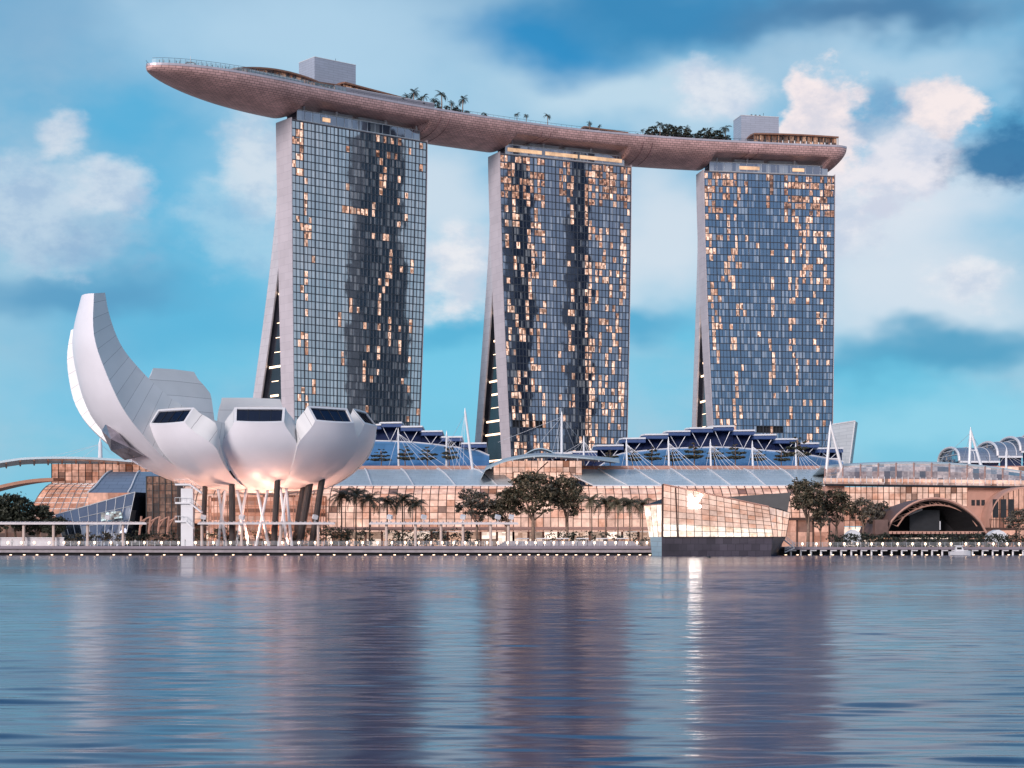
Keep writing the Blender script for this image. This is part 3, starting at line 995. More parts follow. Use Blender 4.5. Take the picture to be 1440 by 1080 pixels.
M['lit_deck'] = mat_lit('lit_deck_bar', (1.0, .50, .30), .42, (2.3, 2), .95)
copper_canopy(36, recess[0][0] + 20, 1, 13.5, lambda t: DECK + 2.4 + 2.6 * sin(pi * min(1, t * 1.25 + .02)) ** .8 + 2.2 * t, 'long low copper canopy with lit bar tables near the pointed deck end')
copper_canopy(recess[0][0] + 22, recess[0][1] - 4, 3, 14, lambda t: DECK + 6.2 - 2.6 * t, 'dark copper canopy with orange lights beside the lift house on the grey tower')
copper_canopy(recess[2][0] + 21, DL - 4, 4, 15.5, lambda t: DECK + 5.4 + .5 * sin(pi * t), 'long lit pavilion with copper roof at the blunt deck end')
copper_canopy(recess[1][0] + 40, recess[1][0] + 64, 10, 16, lambda t: DECK + 2.6 - 1.0 * t, 'short low copper canopy above the dark glass tower', lit=False)


def deck_wall(s0, s1, v, h, label):
    root = thing('deck_wall', label, 'wall', deck_pt((s0 + s1) / 2, v, DECK + .05))
    w = MB(); n = 12
    ss = [s0 + (s1 - s0) * k / n for k in range(n + 1)]
    w.slab([[deck_pt(s, v, DECK + .06) for s in ss], [deck_pt(s, v, DECK + h) for s in ss]], deck_pt(s0, v + .4) - deck_pt(s0, v), 0)
    w.build('panel', M['hull_rim'], root, fix=True)
    c = MB(); c.path([deck_pt(s, v + .2, DECK + h + .1) for s in ss], .16, 5); c.build('coping', M['white_metal'], root)


deck_wall(recess[0][0] + 14, recess[0][1] + 2, 17.2, 2.6, 'pale parapet screen along the deck edge above the grey tower')
deck_wall(40, recess[0][0] - 3, 17.0, 1.5, 'low pale screen behind the balustrade of the viewing platform')

# mast with ring on the viewing platform
mp = deck_pt(22, -1, DECK + .05)
mast = thing('signal_mast', 'slim mast with a lit ring rising from the tip of the roof deck', 'mast', mp)
q = MB(); q.tube(mp, mp + Vector((0, 0, 7.6)), .22, .10); q.build('pole', M['steel'], mast)
q = MB()
ring = [mp + Vector((2.1 * cos(t), 2.1 * sin(t), 4.4)) for t in [2 * pi * k / 16 for k in range(17)]]
q.path(ring, .22, 6); q.build('ring', M['copper'], mast)
q = MB()
for t in (0, pi / 2, pi, 3 * pi / 2): q.tube(mp + Vector((0, 0, 4.4)), mp + Vector((2.1 * cos(t), 2.1 * sin(t), 4.4)), .08, n=4)
q.build('spoke', M['steel'], mast)
for i, (s, v) in enumerate(((36, 6), (50, 8))):
    p = deck_pt(s, v, DECK + .05)
    para = thing('parasol', ('rust parasol nearest the mast on the viewing platform', 'rust parasol at the start of the long copper canopy')[i], 'parasol', p, 'rust parasols on the viewing platform')
    q = MB(); q.tube(p, p + Vector((0, 0, 3.0)), .1, n=5); q.build('pole', M['dark'], para)
    q = MB()
    rim_ = [p + Vector((2.4 * cos(t), 2.4 * sin(t), 2.5)) for t in [2 * pi * k / 8 for k in range(8)]]
    for k in range(8): q.face([rim_[k], rim_[(k + 1) % 8], p + Vector((0, 0, 3.5))])
    q.build('canopy', M['copper'], para)

# dark office towers across the bay, which the hotel fronts mirror
M['office'] = mat_panels('office_tower_front', (.075, .082, .10), (.02, .022, .028), 3.0, 3.6, .4, .1, .12, .3)


def mirrored_tower(k, u0, u1, dist, H, label):
    (ax, ay), ang, W = TOW[k]
    eu = Vector((cos(ang), sin(ang), 0)); n = Vector((sin(ang), -cos(ang), 0))
    q = []
    for u in (u0, u1):
        p = Vector((ax, ay, 0)) + eu * u
        d = p.normalized(); r = d - 2 * d.dot(n) * n
        q.append(p + r * dist)
    c = (q[0] + q[1]) / 2; e = (q[1] - q[0]); f = Vector((-e.y, e.x, 0)).normalized() * 30
    if f.dot(c - Vector((ax, ay, 0))) < 0: f = -f
    root = thing('office_tower', label, 'tower', (c.x, c.y, 0), 'dark office towers across the bay')
    cs = [q[0], q[1], q[1] + f, q[0] + f]
    b = MB()
    hs = [(0, 1.0), (H * .62, 1.0), (H * .62 + .1, .84), (H * .9, .84), (H * .9 + .1, .5), (H, .5)]
    m_ = sum(cs, Vector()) / 4
    b.grid([[m_ + (p - m_) * s + Vector((0, 0, z)) for p in cs] for z, s in hs], close=True, uvs=[[(i * 30, z) for i in range(4)] for z, s in hs])
    b.face([m_ + (p - m_) * .5 + Vector((0, 0, H)) for p in cs])
    b.build('front', M['office'], root)
    sp = MB(); sp.tube(m_ + Vector((0, 0, H)), m_ + Vector((0, 0, H + 25)), 1.2, .3); sp.build('spire', M['dark'], root)


mirrored_tower(0, 36, 62, 520, 345, 'tall dark office tower mirrored in the glass front of the grey tower')
mirrored_tower(1, 7, 18, 560, 330, 'dark office tower mirrored along one side of the middle glass front')
mirrored_tower(1, 40, 50, 620, 350, 'slim dark office tower mirrored in the middle glass front')

# ------------------------------------------------------------------ lotus museum
M['shell'] = mat('white_shell', (.84, .82, .87), .38, 0, .035, .15)
M['shell_side'] = mat_panels('white_side_panels', (.70, .70, .71), (.27, .26, .28), 4.2, 60, .42, .05, .05, .05, 0.0)
M['museum_window'] = mat_curtain_wall('museum_window', (.010, .012, .02), (.06, .08, .13), .01, .01, .0)
MC = Vector((-65.0, 470.0, 0))
GROUND = 2.05


def lerp_list(pts, n):
    """smooth resampling of a short list of (a, b) pairs"""
    q = [Vector((*p, 0)) for p in pts]
    f = spline(q, 12)
    L_ = [0]
    for k in range(1, len(f)): L_.append(L_[-1] + (f[k] - f[k - 1]).length)
    out = []
    for i in range(n):
        s = L_[-1] * i / (n - 1)
        k = 1
        while k < len(L_) - 1 and L_[k] < s: k += 1
        t = (s - L_[k - 1]) / max(1e-6, L_[k] - L_[k - 1])
        p = f[k - 1].lerp(f[k], min(1, t)); out.append((p.x, p.y))
    return out


def sstep(a, b, x):
    t = min(1, max(0, (x - a) / (b - a))); return t * t * (3 - 2 * t)


def petal(root, theta, O, I, wo, wi, bulge, win=(.05, .95, .09, .90), name='petal', NS=26):
    th = R(theta)
    dr = Vector((sin(th), -cos(th), 0)); dt = Vector((cos(th), sin(th), 0)); ez = Vector((0, 0, 1))
    O = lerp_list(O, NS); I = lerp_list(I, NS)
    NJ = 10
    outer, wl, wr, top = [], [], [], []
    for k in range(NS):
        s = k / (NS - 1)
        k0, k1 = max(0, k - 1), min(NS - 1, k + 1)
        tr, tz = O[k1][0] - O[k0][0], O[k1][1] - O[k0][1]
        ln = sqrt(tr * tr + tz * tz); nr, nz = tz / ln, -tr / ln
        w, v = wo(s, O[k][0]), wi(s, I[k][0])
        row = []
        for j in range(NJ + 1):
            q = -1 + 2 * j / NJ
            b = bulge * w * (1 - q * q) - bulge * w * .55
            row.append(MC + dr * (O[k][0] + nr * b) + ez * (O[k][1] + nz * b) + dt * (q * w))
        outer.append(row)
        il = MC + dr * I[k][0] + ez * I[k][1] - dt * v
        ir = MC + dr * I[k][0] + ez * I[k][1] + dt * v
        wl.append([row[0], row[0].lerp(il, .5), il]); wr.append([row[-1], row[-1].lerp(ir, .5), ir])
        top.append([il, il.lerp(ir, .5) + ez * .2, ir])
    arc = [0.0]
    for k in range(1, NS): arc.append(arc[-1] + (outer[k][5] - outer[k - 1][5]).length)
    mb = MB()
    mb.grid(outer)
    p = mb.build(name, M['shell'], root, smooth=True)
    for side in (wl, wr):
        sb = MB()
        sb.grid(side, uvs=[[(arc[k], 10 + i * 4.0) for i in range(3)] for k in range(NS)])
        sb.build('side_wall', M['shell_side'], p, smooth=True)
    tb = MB(); tb.grid(top, uvs=[[(arc[k], 10 + i * 4.0) for i in range(3)] for k in range(NS)])
    tb.build('upper_face', M['shell_side'], p, smooth=True)
    # end frame with its slanted window
    last = outer[-1]; il, ir = top[-1][0], top[-1][2]
    cb = MB()
    mid = [l for l in last]
    n = (last[-1] - last[0]).cross(il - last[0]).normalized()
    if n.dot(dr) < 0: n = -n

    def q(u, v):
        a = last[0].lerp(last[-1], u)
        f = u * NJ; k = min(NJ - 1, int(f)); a = last[k].lerp(last[k + 1], f - k)
        return a.lerp(il.lerp(ir, u), v)
    us = [0, win[0]] + [win[0] + (win[1] - win[0]) * k / 8 for k in range(1, 8)] + [win[1], 1]
    vsn = [0, win[2], win[3], 1]
    for a in range(len(us) - 1):
        for b in range(3):
            if b == 1 and 0 < a < len(us) - 2: continue
            cb.face([q(us[a], vsn[b]), q(us[a + 1], vsn[b]), q(us[a + 1], vsn[b + 1]), q(us[a], vsn[b + 1])])
    if win[0] > 0:
        for a in range(1, len(us) - 2):
            for v in (vsn[1], vsn[2]): cb.face([q(us[a], v), q(us[a + 1], v), q(us[a + 1], v) - n * .5, q(us[a], v) - n * .5])
        for u in (us[1], us[-2]): cb.face([q(u, vsn[1]), q(u, vsn[2]), q(u, vsn[2]) - n * .5, q(u, vsn[1]) - n * .5])
        cb.build('window_frame', M['white_metal'], p)
        wb = MB()
        for a in range(1, len(us) - 2):
            wb.face([q(us[a], vsn[1]) - n * .4, q(us[a + 1], vsn[1]) - n * .4, q(us[a + 1], vsn[2]) - n * .4, q(us[a], vsn[2]) - n * .4], uv=[(a, 0), (a + 1, 0), (a + 1, 1), (a, 1)])
        wb.build('skylight', M['museum_window'], p)
        for k in range(1, 4):
            u = win[0] + (win[1] - win[0]) * k / 4
            bb = MB(); bb.tube(q(u, vsn[1]) - n * .33, q(u, vsn[2]) - n * .33, .07, n=4); bb.build('glazing_bar', M['dark'], p)
    else:
        cb.build('end_cap', M['shell_side'], p)
    return p, outer, top


TAN = .3443


def std_petal(root, theta, Rr, H, wt=6.3, dz=4.0, tmax=78, zb=16.6, r0=8.5, bulge=.15, dtip=3.6, k=1.0, **kw):
    sm, cm = sin(R(tmax)), 1 - cos(R(tmax))
    O = [(r0 + (Rr - r0) * sin(R(tmax * k / 10)) / sm, zb + (H - dz - zb) * (1 - cos(R(tmax * k / 10))) / cm) for k in range(11)]
    I = []
    for i, (r, z) in enumerate(O):
        s = i / 10
        I.append((r - .6 - (dtip - .6) * sstep(.35, .9, s), z + .6 + (dz - .6) * sstep(.3, 1.0, s)))

    def wo(s, r): b = TAN * r * .968 * k; return b + (min(wt, b) - b) * sstep(.74, 1.02, s)
    def wi(s, r): b = TAN * r * .97 * k; return b + (min(wt + .2, b) - b) * sstep(.86, 1.0, s)
    return petal(root, theta, O, I, wo, wi, bulge, **kw)


museum = thing('lotus_museum', 'white flower shaped museum with upcurved petals raised on dark slanted columns', 'museum', MC + Vector((0, 0, GROUND)))
std_petal(museum, 4.5, 30, 36.9, 6.1, k=1.04)
std_petal(museum, 42, 31, 37.4, 6.0)
std_petal(museum, 79, 29.2, 37.8, 6.0)
std_petal(museum, 113, 29, 36.0, 6.6)
std_petal(museum, 149, 29, 36.5, 6.6)
std_petal(museum, -164, 33, 43.6, 8.0, win=(0, 1, 0, 1))
std_petal(museum, -130, 41.5, 51.2, 7.0, win=(0, 1, 0, 1))
std_petal(museum, -33.8, 37.0, 36.5, 6.0, k=1.14)


def table(t):
    def f(s):
        for (a, va), (b, vb) in zip(t, t[1:]):
            if a <= s <= b: return va + (vb - va) * (s - a) / (b - a)
        return t[-1][1]
    return f


TALL_O = [(9.5, 16.7), (17, 17.6), (25, 19.6), (33, 23.5), (39.4, 29), (44.2, 34.5), (47, 39.9), (48.8, 45.3), (50.2, 50.9), (50.5, 56.5), (49.0, 65)]
TALL_I = [(8, 33), (18, 35.2), (26, 38.4), (31.5, 42.2), (36, 46.5), (40, 51.2), (42.3, 55.6), (44.0, 61.0), (44.8, 65.6)]
_w1 = table([(0, 3.0), (.1, 5.2), (.22, 7.8), (.34, 10.0), (.46, 11.5), (.56, 12), (.65, 11.5), (.72, 10.4), (.8, 9.0), (.88, 7.6), (1, 4.8)])
_w2 = table([(0, 2.6), (.25, 5), (.5, 4.6), (.75, 3.2), (1, 2.5)])
petal(museum, -58, TALL_O, TALL_I, lambda s, r: _w1(s), lambda s, r: _w2(s), .22, win=(0, 1, 0, 1), NS=34)
HO = [(9.5, 16.7), (18, 18), (30, 21.8), (40, 27.5), (47.2, 33.6), (50.7, 38.3), (52.6, 42.7), (54.1, 49.8), (54.3, 54.8), (53.6, 60.2)]
HI = [(8, 33), (18, 35), (27, 38), (34, 42), (40, 46.5), (45, 51.5), (48, 56), (50, 60.6)]
petal(museum, -99, HO, HI, lambda s, r: _w1(s) * .5, lambda s, r: _w2(s), .20, win=(0, 1, 0, 1), NS=34)
# shallow bowl closing the underside
bw = MB()
bw.grid([[MC + Vector((r * cos(t), r * sin(t), z)) for t in [2 * pi * k / 40 for k in range(41)]] for r, z in ((.1, 15.7), (4, 15.8), (8, 16.3), (9.6, 17.2))])
bw.build('bowl', M['shell'], museum, smooth=True)
# faceted glass scoop under the tallest petal
sc = MB()


def gp(px, py, d): return P(px, py, d)


pts = [gp(137, 604, 442), gp(143, 594, 441), gp(160, 608, 438), gp(176, 628, 438), (gp(197, 640, 440)), gp(170, 646, 446), gp(150, 632, 446), gp(150, 616, 436)]
for a, b, c in ((0, 1, 7), (1, 2, 7), (0, 7, 6), (7, 2, 3), (7, 3, 6), (6, 3, 5), (3, 4, 5)): sc.face([pts[a] + Vector((0, 4.5, 0)), pts[b] + Vector((0, 4.5, 0)), pts[c] + Vector((0, 4.5, 0))])
pts = [p + Vector((0, 4.5, 0)) for p in pts]
back = [p + Vector((0, 6, 1)) for p in pts]
for a, b in ((0, 1), (1, 2), (2, 3), (3, 4), (4, 5), (5, 6), (6, 0)): sc.face([pts[a], pts[b], back[b], back[a]])
M['scoop'] = mat('faceted_glass', (.32, .29, .33), .18, .6, .35, .5)
sc.build('glass_scoop', M['scoop'], museum)
# columns, white lattice, lobby
M['column'] = mat('dark_column', (.045, .032, .030), .55, 0, .2)
for (x0, y0, x1, y1, d, r) in ((326, 676, 327, 748, 452, .85), (391, 674, 385, 748, 452, .8), (439, 672, 420, 750, 458, 1.05), (455, 674, 438, 750, 458, .85), (428, 692, 414, 750, 459, .9), (289, 684, 285, 748, 458, .7)):
    cb = MB(); a = P(x0, y0, d); b = P(x1, y1, d); a.z += 2.5; b.z = GROUND
    cb.tube(b, a, r, r * .92, 10); cb.build('column', M['column'], museum)
for (x0, x1) in ((306, 318), (318, 306), (332, 348), (350, 332), (360, 378), (378, 360), (392, 404), (404, 394), (410, 402)):
    cb = MB(); a = P(x1, 692, 458); b = P(x0, 750, 456); b.z = GROUND; a.z += 2
    cb.tube(b, a, .42, .36, 8); cb.build('lattice_strut', M['white_metal'], museum)
M['lobby'] = mat_lit('lobby_light', (1.0, .50, .36), .70, (.12, .3), .5, use_uv=False)
lb = MB()
N_ = 24
rows = [[MC + Vector((15.5 * cos(t), 3 + 9 * sin(t), z)) for t in [pi + pi * k / N_ for k in range(N_ + 1)]] for z in (GROUND, 6.5, 15.6)]
lb.grid(rows)
lb.build('lobby_glass', M['lobby'], museum)
lf = MB()
for k in range(0, N_ + 1):
    t = pi + pi * k / N_
    p = MC + Vector((15.65 * cos(t), 3 + 9.15 * sin(t), GROUND)); lf.tube(p, p + Vector((0, 0, 13.4)), .12, n=4)
for z in (5.2, 7.6, 10.2, 12.6):
    lf.path([MC + Vector((15.7 * cos(t), 3 + 9.2 * sin(t), z)) for t in [pi + pi * k / N_ for k in range(N_ + 1)]], .10, 4)
lf.build('lobby_frame', M['copper'], museum)
for i, (x, y, pw) in enumerate(((-12, -13, 1), (-2, -15, 1.2), (8, -14, 1.3), (15, -9, 1.1), (-19, -6, .8), (2, -8, .8))):
    p = MC + Vector((x, y, GROUND + .3))
    u = thing('uplight', 'small floodlight on the ground shining up at the museum belly', 'floodlight', p, 'floodlights under the museum')
    fx = MB(); fx.tube(p - Vector((0, 0, .28)), p + Vector((0, 0, .25)), .3, .38, 10); fx.build('housing', M['dark'], u)
    gl = MB(); gl.tube(p + Vector((0, 0, .26)), p + Vector((0, 0, .3)), .34, n=10); gl.build('lens', M['bulb'], u)
    l = bpy.data.lights.new('uplight_lamp', 'SPOT'); l.energy = 11500 * pw; l.color = (1.0, .50, .34); l.spot_size = R(120); l.spot_blend = .8; l.shadow_soft_size = .4
    lo = bpy.data.objects.new('uplight_lamp', l); lo.location = (0, 0, .5); lo.rotation_euler = (pi, 0, 0); C.objects.link(lo); lo.parent = u

# white stair tower beside the museum
stp = P(264, 748, 448); stp.z = GROUND
stair = thing('stair_tower', 'white open stair tower with zigzag flights beside the museum belly', 'stair tower', stp)
b = MB(); b.box(stp + Vector((0, 0, 7.4)), (3.0, 2.4, 14.6)); b.build('core', M['white_metal'], stair)
for k, (ya, yb, xa, xb) in enumerate(((680, 692, 246, 283), (706, 719, 246, 283), (732, 742, 246, 272))):
    d = 446.2
    f = MB()
    A, B_, Cc = P(xa, ya, d), P((xa + xb) / 2 + 2, ya, d), P(xb, yb, d)
    f.slab([[A, B_, Cc], [A + Vector((0, 2.4, 0)), B_ + Vector((0, 2.4, 0)), Cc + Vector((0, 2.4, 0))]], (0, 0, -.45))
    fo = f.build('flight', M['white_metal'], stair, fix=True)
    r = MB()
    r.path([A + Vector((0, 0, 1.1)), B_ + Vector((0, 0, 1.1)), Cc + Vector((0, 0, 1.1))], .07, 4)
    for t in range(7):
        q = A.lerp(B_, t / 3) if t <= 3 else B_.lerp(Cc, (t - 3) / 3)
        r.tube(q, q + Vector((0, 0, 1.1)), .05, n=4)
    r.build('handrail', M['steel'], fo)

# ------------------------------------------------------------------ shopping arcade behind the promenade
M['mall_lit'] = mat_lit('arcade_lit_glass', (1.0, .55, .40), .98, (1, 1), .20, dark_share=.5)
M['mall_lit_dim'] = mat_lit('arcade_lit_glass_dim', (1.0, .46, .31), .72, (1, 1), .38, dark_share=.7)
M['shop_lit'] = mat_lit('shop_front_light', (1.0, .68, .52), 1.25, (1, 1), .7)
M['mall_roof'] = mat_panels('pale_blue_roof', (.58, .68, .74), (.40, .50, .57), 3.0, 1.1, .35, .25, .05, .05)
M['mall_roof_grey'] = mat_panels('grey_blue_roof', (.22, .27, .36), (.13, .16, .22), 3.0, 1.2, .35, .3, .06, .05)
M['crown_low'] = mat_panels('blue_sloped_cladding', (.12, .31, .58), (.07, .20, .42), 6, 2.0, .3, .3, .04, .06)  # blue of the mirrored sky put into the base colour
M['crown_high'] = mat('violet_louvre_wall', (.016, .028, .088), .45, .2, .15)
M['stone'] = mat('pink_stone', (.50, .28, .22), .7, 0, .12, .3)
M['brown_frame'] = mat('brown_frame', (.085, .045, .035), .5, .2, .2)
M['canopy_glass'] = mat_lit('canopy_glass', (1.0, .66, .56), .42, (1, 1), .45)
M['vault_glass'] = mat_curtain_wall('vault_glass', (.10, .16, .22), (.45, .55, .62), .006, .008, .2)


def strip_mesh(mb, xs, prof, uvs=True, m=0):
    """prof: list of (y, z) swept along x values"""
    mb.grid([[(x, y, z) for x in xs] for (y, z) in prof], m, [[(k, i) for k in range(len(xs))] for i in range(len(prof))])


def frange(a, b, n): return [a + (b - a) * k / n for k in range(n + 1)]


def mullions(mb, xs, prof, off=.18, wv=.17, wh=.11):
    for x in xs: mb.path([(x, y - off * .7, z + off * .5) for y, z in prof], wv, 4)
    for (y, z) in prof[1:]: mb.path([(xs[0], y - off * .7, z + off * .5), (xs[-1], y - off * .7, z + off * .5)], wh, 4)


GLASS_P = [(560, 6.7), (560, 10.6), (560.4, 12.6), (561.2, 14.6), (562.8, 16.6), (565.4, 18.6), (569.5, 20.4), (573, 21.4)]
ROOF_P = [(573, 21.6), (580, 23.8), (588, 25.8), (596, 27.3), (605, 28.3)]


def arcade(x0, x1, rx0, rx1, label, cut0=0.0, cut1=0.0):
    root = thing('shopping_arcade', label, 'arcade building', ((x0 + x1) / 2, 575, GROUND))
    n = int((x1 - x0) / 2.6)
    xs = frange(x0, x1, n)
    g = MB(); strip_mesh(g, xs, GLASS_P); g.build('curved_glass', M['mall_lit'], root)
    mu = MB(); mullions(mu, xs, GLASS_P); mu.build('glazing_frame', M['brown_frame'], root)
    s = MB(); nx = int((x1 - x0) / 5); sx = frange(x0, x1, nx)
    strip_mesh(s, sx, [(559.2, GROUND), (559.2, 4.4), (559.2, 6.6)]); s.build('shop_front', M['shop_lit'], root)
    for x in sx:
        pr = MB(); pr.box((x, 558.9, 4.4), (.7, .5, 4.6)); pr.build('shop_pier', M['stone'], root)
    cn = MB(); cn.slab([[(x0, 552.5, 7.6), (x1, 552.5, 7.6)], [(x0, 560, 8.2), (x1, 560, 8.2)]], (0, 0, -.6)); cn.build('awning', M['stone'], root, fix=True)
    # roof sheet with white ribs; ends may sweep away
    rn = max(4, int((rx1 - rx0) / 3))
    rows, uv = [], []
    for i, (y, z) in enumerate(ROOF_P):
        t = (1 - i / (len(ROOF_P) - 1)) ** 1.0
        a, b = rx0 + cut0 * t * t, rx1 - cut1 * (1 - (1 - t) ** 2)
        b = rx1 + cut1 * (t - .0) if cut1 > 0 else rx1
        rows.append([(x, y, z) for x in frange(a, b, rn)]); uv.append([(x, i * 3.0) for x in frange(a, b, rn)])
    r = MB(); r.grid(rows, uvs=uv); rf = r.build('roof', M['mall_roof'], root, smooth=True)
    for k in range(0, rn + 1, max(1, int(12 / 3))):
        rb = MB(); rb.path([Vector(rows[i][k]) + Vector((0, -.1, .2)) for i in range(len(rows))], .26, 6); rb.build('rib', M['white_metal'], rf)
    e = MB(); e.path([(rows[0][0][0], 572.7, 21.5), (rows[0][-1][0], 572.7, 21.5)], .3, 6); e.build('eave', M['white_metal'], rf)
    ter = MB(); ter.box(((rx0 + rx1) / 2, 624, 27.0), (rx1 - rx0, 37, 3.2)); ter.build('terrace', M['stone'], root)
    pp = MB(); pp.box(((rx0 + rx1) / 2, 605.6, 29.0), (rx1 - rx0, .4, .9)); pp.build('parapet', M['stone'], root)
    return root


def PX(px, d): return (px - 720) / F * d


arcade(PX(238, 560), PX(722, 560), PX(300, 590), PX(690, 590), 'long arcade with curved glowing glass and pale blue roof beside the museum', 0, 9)
arcade(PX(806, 560), PX(1172, 560), PX(792, 590), PX(1172, 590), 'long arcade with pale blue ribbed roof behind the crystal pavilion', 9, 0)

# glazed hall between the two arcades with its flying canopy
hall = thing('glass_hall', 'glowing glass hall under a wing shaped canopy between two arcades', 'glass hall', (PX(760, 575), 575, GROUND))
hx0, hx1 = PX(722, 560), PX(806, 560)
HP = [(560, 6.7), (560, 11), (560.6, 13.6), (562.4, 16.4), (565.8, 19.2), (571, 21.8), (578, 24.2), (586, 26.4)]
xs = frange(hx0, hx1, 8)
g = MB(); strip_mesh(g, xs, HP); g.build('curved_glass', M['mall_lit'], hall)
mu = MB(); mullions(mu, xs, HP); mu.build('glazing_frame', M['brown_frame'], hall)
s = MB(); strip_mesh(s, frange(hx0, hx1, 4), [(559.2, GROUND), (559.2, 4.4), (559.2, 6.6)]); s.build('shop_front', M['shop_lit'], hall)
for x in frange(hx0, hx1, 4):
    pr = MB(); pr.box((x, 558.9, 4.4), (.7, .5, 4.6)); pr.build('shop_pier', M['stone'], hall)
cn = MB(); cn.slab([[(hx0, 552.5, 7.6), (hx1, 552.5, 7.6)], [(hx0, 560, 8.2), (hx1, 560, 8.2)]], (0, 0, -.6)); cn.build('awning', M['stone'], hall, fix=True)
ux0, ux1 = PX(694, 590), PX(818, 590)
up = MB(); strip_mesh(up, frange(ux0, ux1, 14), [(588, 24.0), (588, 26.2), (588.0, 28.2), (588, 30.3)]); up.build('upper_glass', M['mall_lit'], hall)
uf = MB()
for x in frange(ux0, ux1, 14): uf.tube((x, 587.8, 24), (x, 587.8, 30.4), .13, n=4)
for z in (26.2, 28.2): uf.tube((ux0, 587.8, z), (ux1, 587.8, z), .1, n=4)
uf.tube((ux0 + 12, 587.4, 24.4), (ux0 + 18, 587.4, 30), .2, n=5)
uf.build('upper_frame', M['brown_frame'], hall)
rows = []
cxs = frange(PX(676, 585), PX(870, 585), 26)
for j, (y, dz) in enumerate(((574, -.6), (582, .5), (592, .9), (606, .4))):
    row = []
    for k, x in enumerate(cxs):
        t = k / 26
        z = 29.0 + 4.0 * sin(min(1, t * 2.2) * pi / 2) * (1 if t < .45 else 1 - .45 * ((t - .45) / .55) ** 1.5) - (2.6 if t == 0 else 0) - 1.2 * (1 - min(1, t * 6)) + dz - .9
        row.append((x, y + 6 * (1 - min(1, (1 - t) * 5)) * (1 if j == 0 else 0), z))
    rows.append(row)
ca = MB(); ca.slab(rows, (0, 0, -.5)); co = ca.build('canopy', M['mall_roof'], hall, fix=True)
for k in range(2, 26, 4):
    rb = MB(); rb.path([Vector(r[k]) + Vector((0, 0, -.75)) for r in rows], .2, 5); rb.build('rib', M['white_metal'], co)
fin = MB()
fr_ = [Vector((PX(736 + 4 * k, 588), 588, 32.3 + 2.3 * sin(pi * k / 12))) for k in range(13)]
fin.slab([fr_, [p + Vector((0, 9, -.2)) for p in fr_]], (0, 0, -.35)); fin.build('roof_vault', M['mall_roof'], hall, fix=True)


# stepped crown roofs
def crown(steps, arc, label, yb, low_d=612.0, hi_d=636.0):
    """steps: (px0, px1, top row); arc: rows where the sloped blue skirt meets the louvred wall"""
    root = thing('stepped_roof', label, 'roof hall', (PX((arc[0][0] + arc[-1][0]) / 2, hi_d), hi_d, 28.0))
    n = 40
    x0, x1 = arc[0][0], arc[-1][0]

    def ay(px):
        for (a, b) in zip(arc, arc[1:]):
            if a[0] <= px <= b[0]:
                t = (px - a[0]) / (b[0] - a[0]); return a[1] + (b[1] - a[1]) * t
        return arc[-1][1]
    rows, uv = [[], [], []], [[], [], []]
    for k in range(n + 1):
        px = x0 + (x1 - x0) * k / n
        hi = P(px, ay(px), hi_d - 4); lo = P(px, yb, low_d)
        lo.z = 28.4
        md = lo.lerp(hi, .5) + Vector((0, 1.5, -.8))
        for r_, u_, q in zip(rows, uv, (lo, md, hi)):
            r_.append(q); u_.append((q.x, q.z))
    sk = MB(); sk.grid(rows, uvs=uv); sk.build('blue_skirt', M['crown_low'], root, smooth=True)
    ln = MB(); ln.path([p + Vector((0, -.2, .15)) for p in rows[2]], .28, 5); ln.build('skirt_line', M['white_metal'], root)
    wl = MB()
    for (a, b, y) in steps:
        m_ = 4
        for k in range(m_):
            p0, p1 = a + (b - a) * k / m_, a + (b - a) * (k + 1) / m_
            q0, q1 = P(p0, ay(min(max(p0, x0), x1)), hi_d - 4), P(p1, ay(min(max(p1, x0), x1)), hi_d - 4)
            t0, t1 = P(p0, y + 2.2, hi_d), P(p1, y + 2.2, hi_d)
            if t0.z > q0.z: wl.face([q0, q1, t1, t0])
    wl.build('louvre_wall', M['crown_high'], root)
    for (a, b, y) in steps:
        r = MB()
        q0, q1 = P(a - 3, y, hi_d - 7), P(b + 2, y, hi_d - 7)
        r.slab([[q0 + Vector((1.0, 0, -.1)), q1], [q0 + Vector((0, 6, -.0)), q1 + Vector((0, 8, .2))], [q0 + Vector((0, 42, -1.5)), q1 + Vector((0, 42, -1.5))]], (0, 0, -.55))
        st = r.build('roof_step', M['white_metal'], root, fix=True)
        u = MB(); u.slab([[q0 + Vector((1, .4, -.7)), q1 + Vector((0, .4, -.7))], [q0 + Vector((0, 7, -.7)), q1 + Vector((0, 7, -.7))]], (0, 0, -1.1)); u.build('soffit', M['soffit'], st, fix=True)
        m_ = (a + b) / 2
        t = MB()
        top0, top1 = P(a + 2, y + 3, hi_d - 5.5), P(b - 2, y + 3, hi_d - 5.5)
        bot = P(m_, ay(min(max(m_, x0), x1)), hi_d - 5.0)
        if top0.z - bot.z > 1.0:
            t.path([top0, bot, top1], .17, 5); t.build('strut', M['white_metal'], st)
    return root


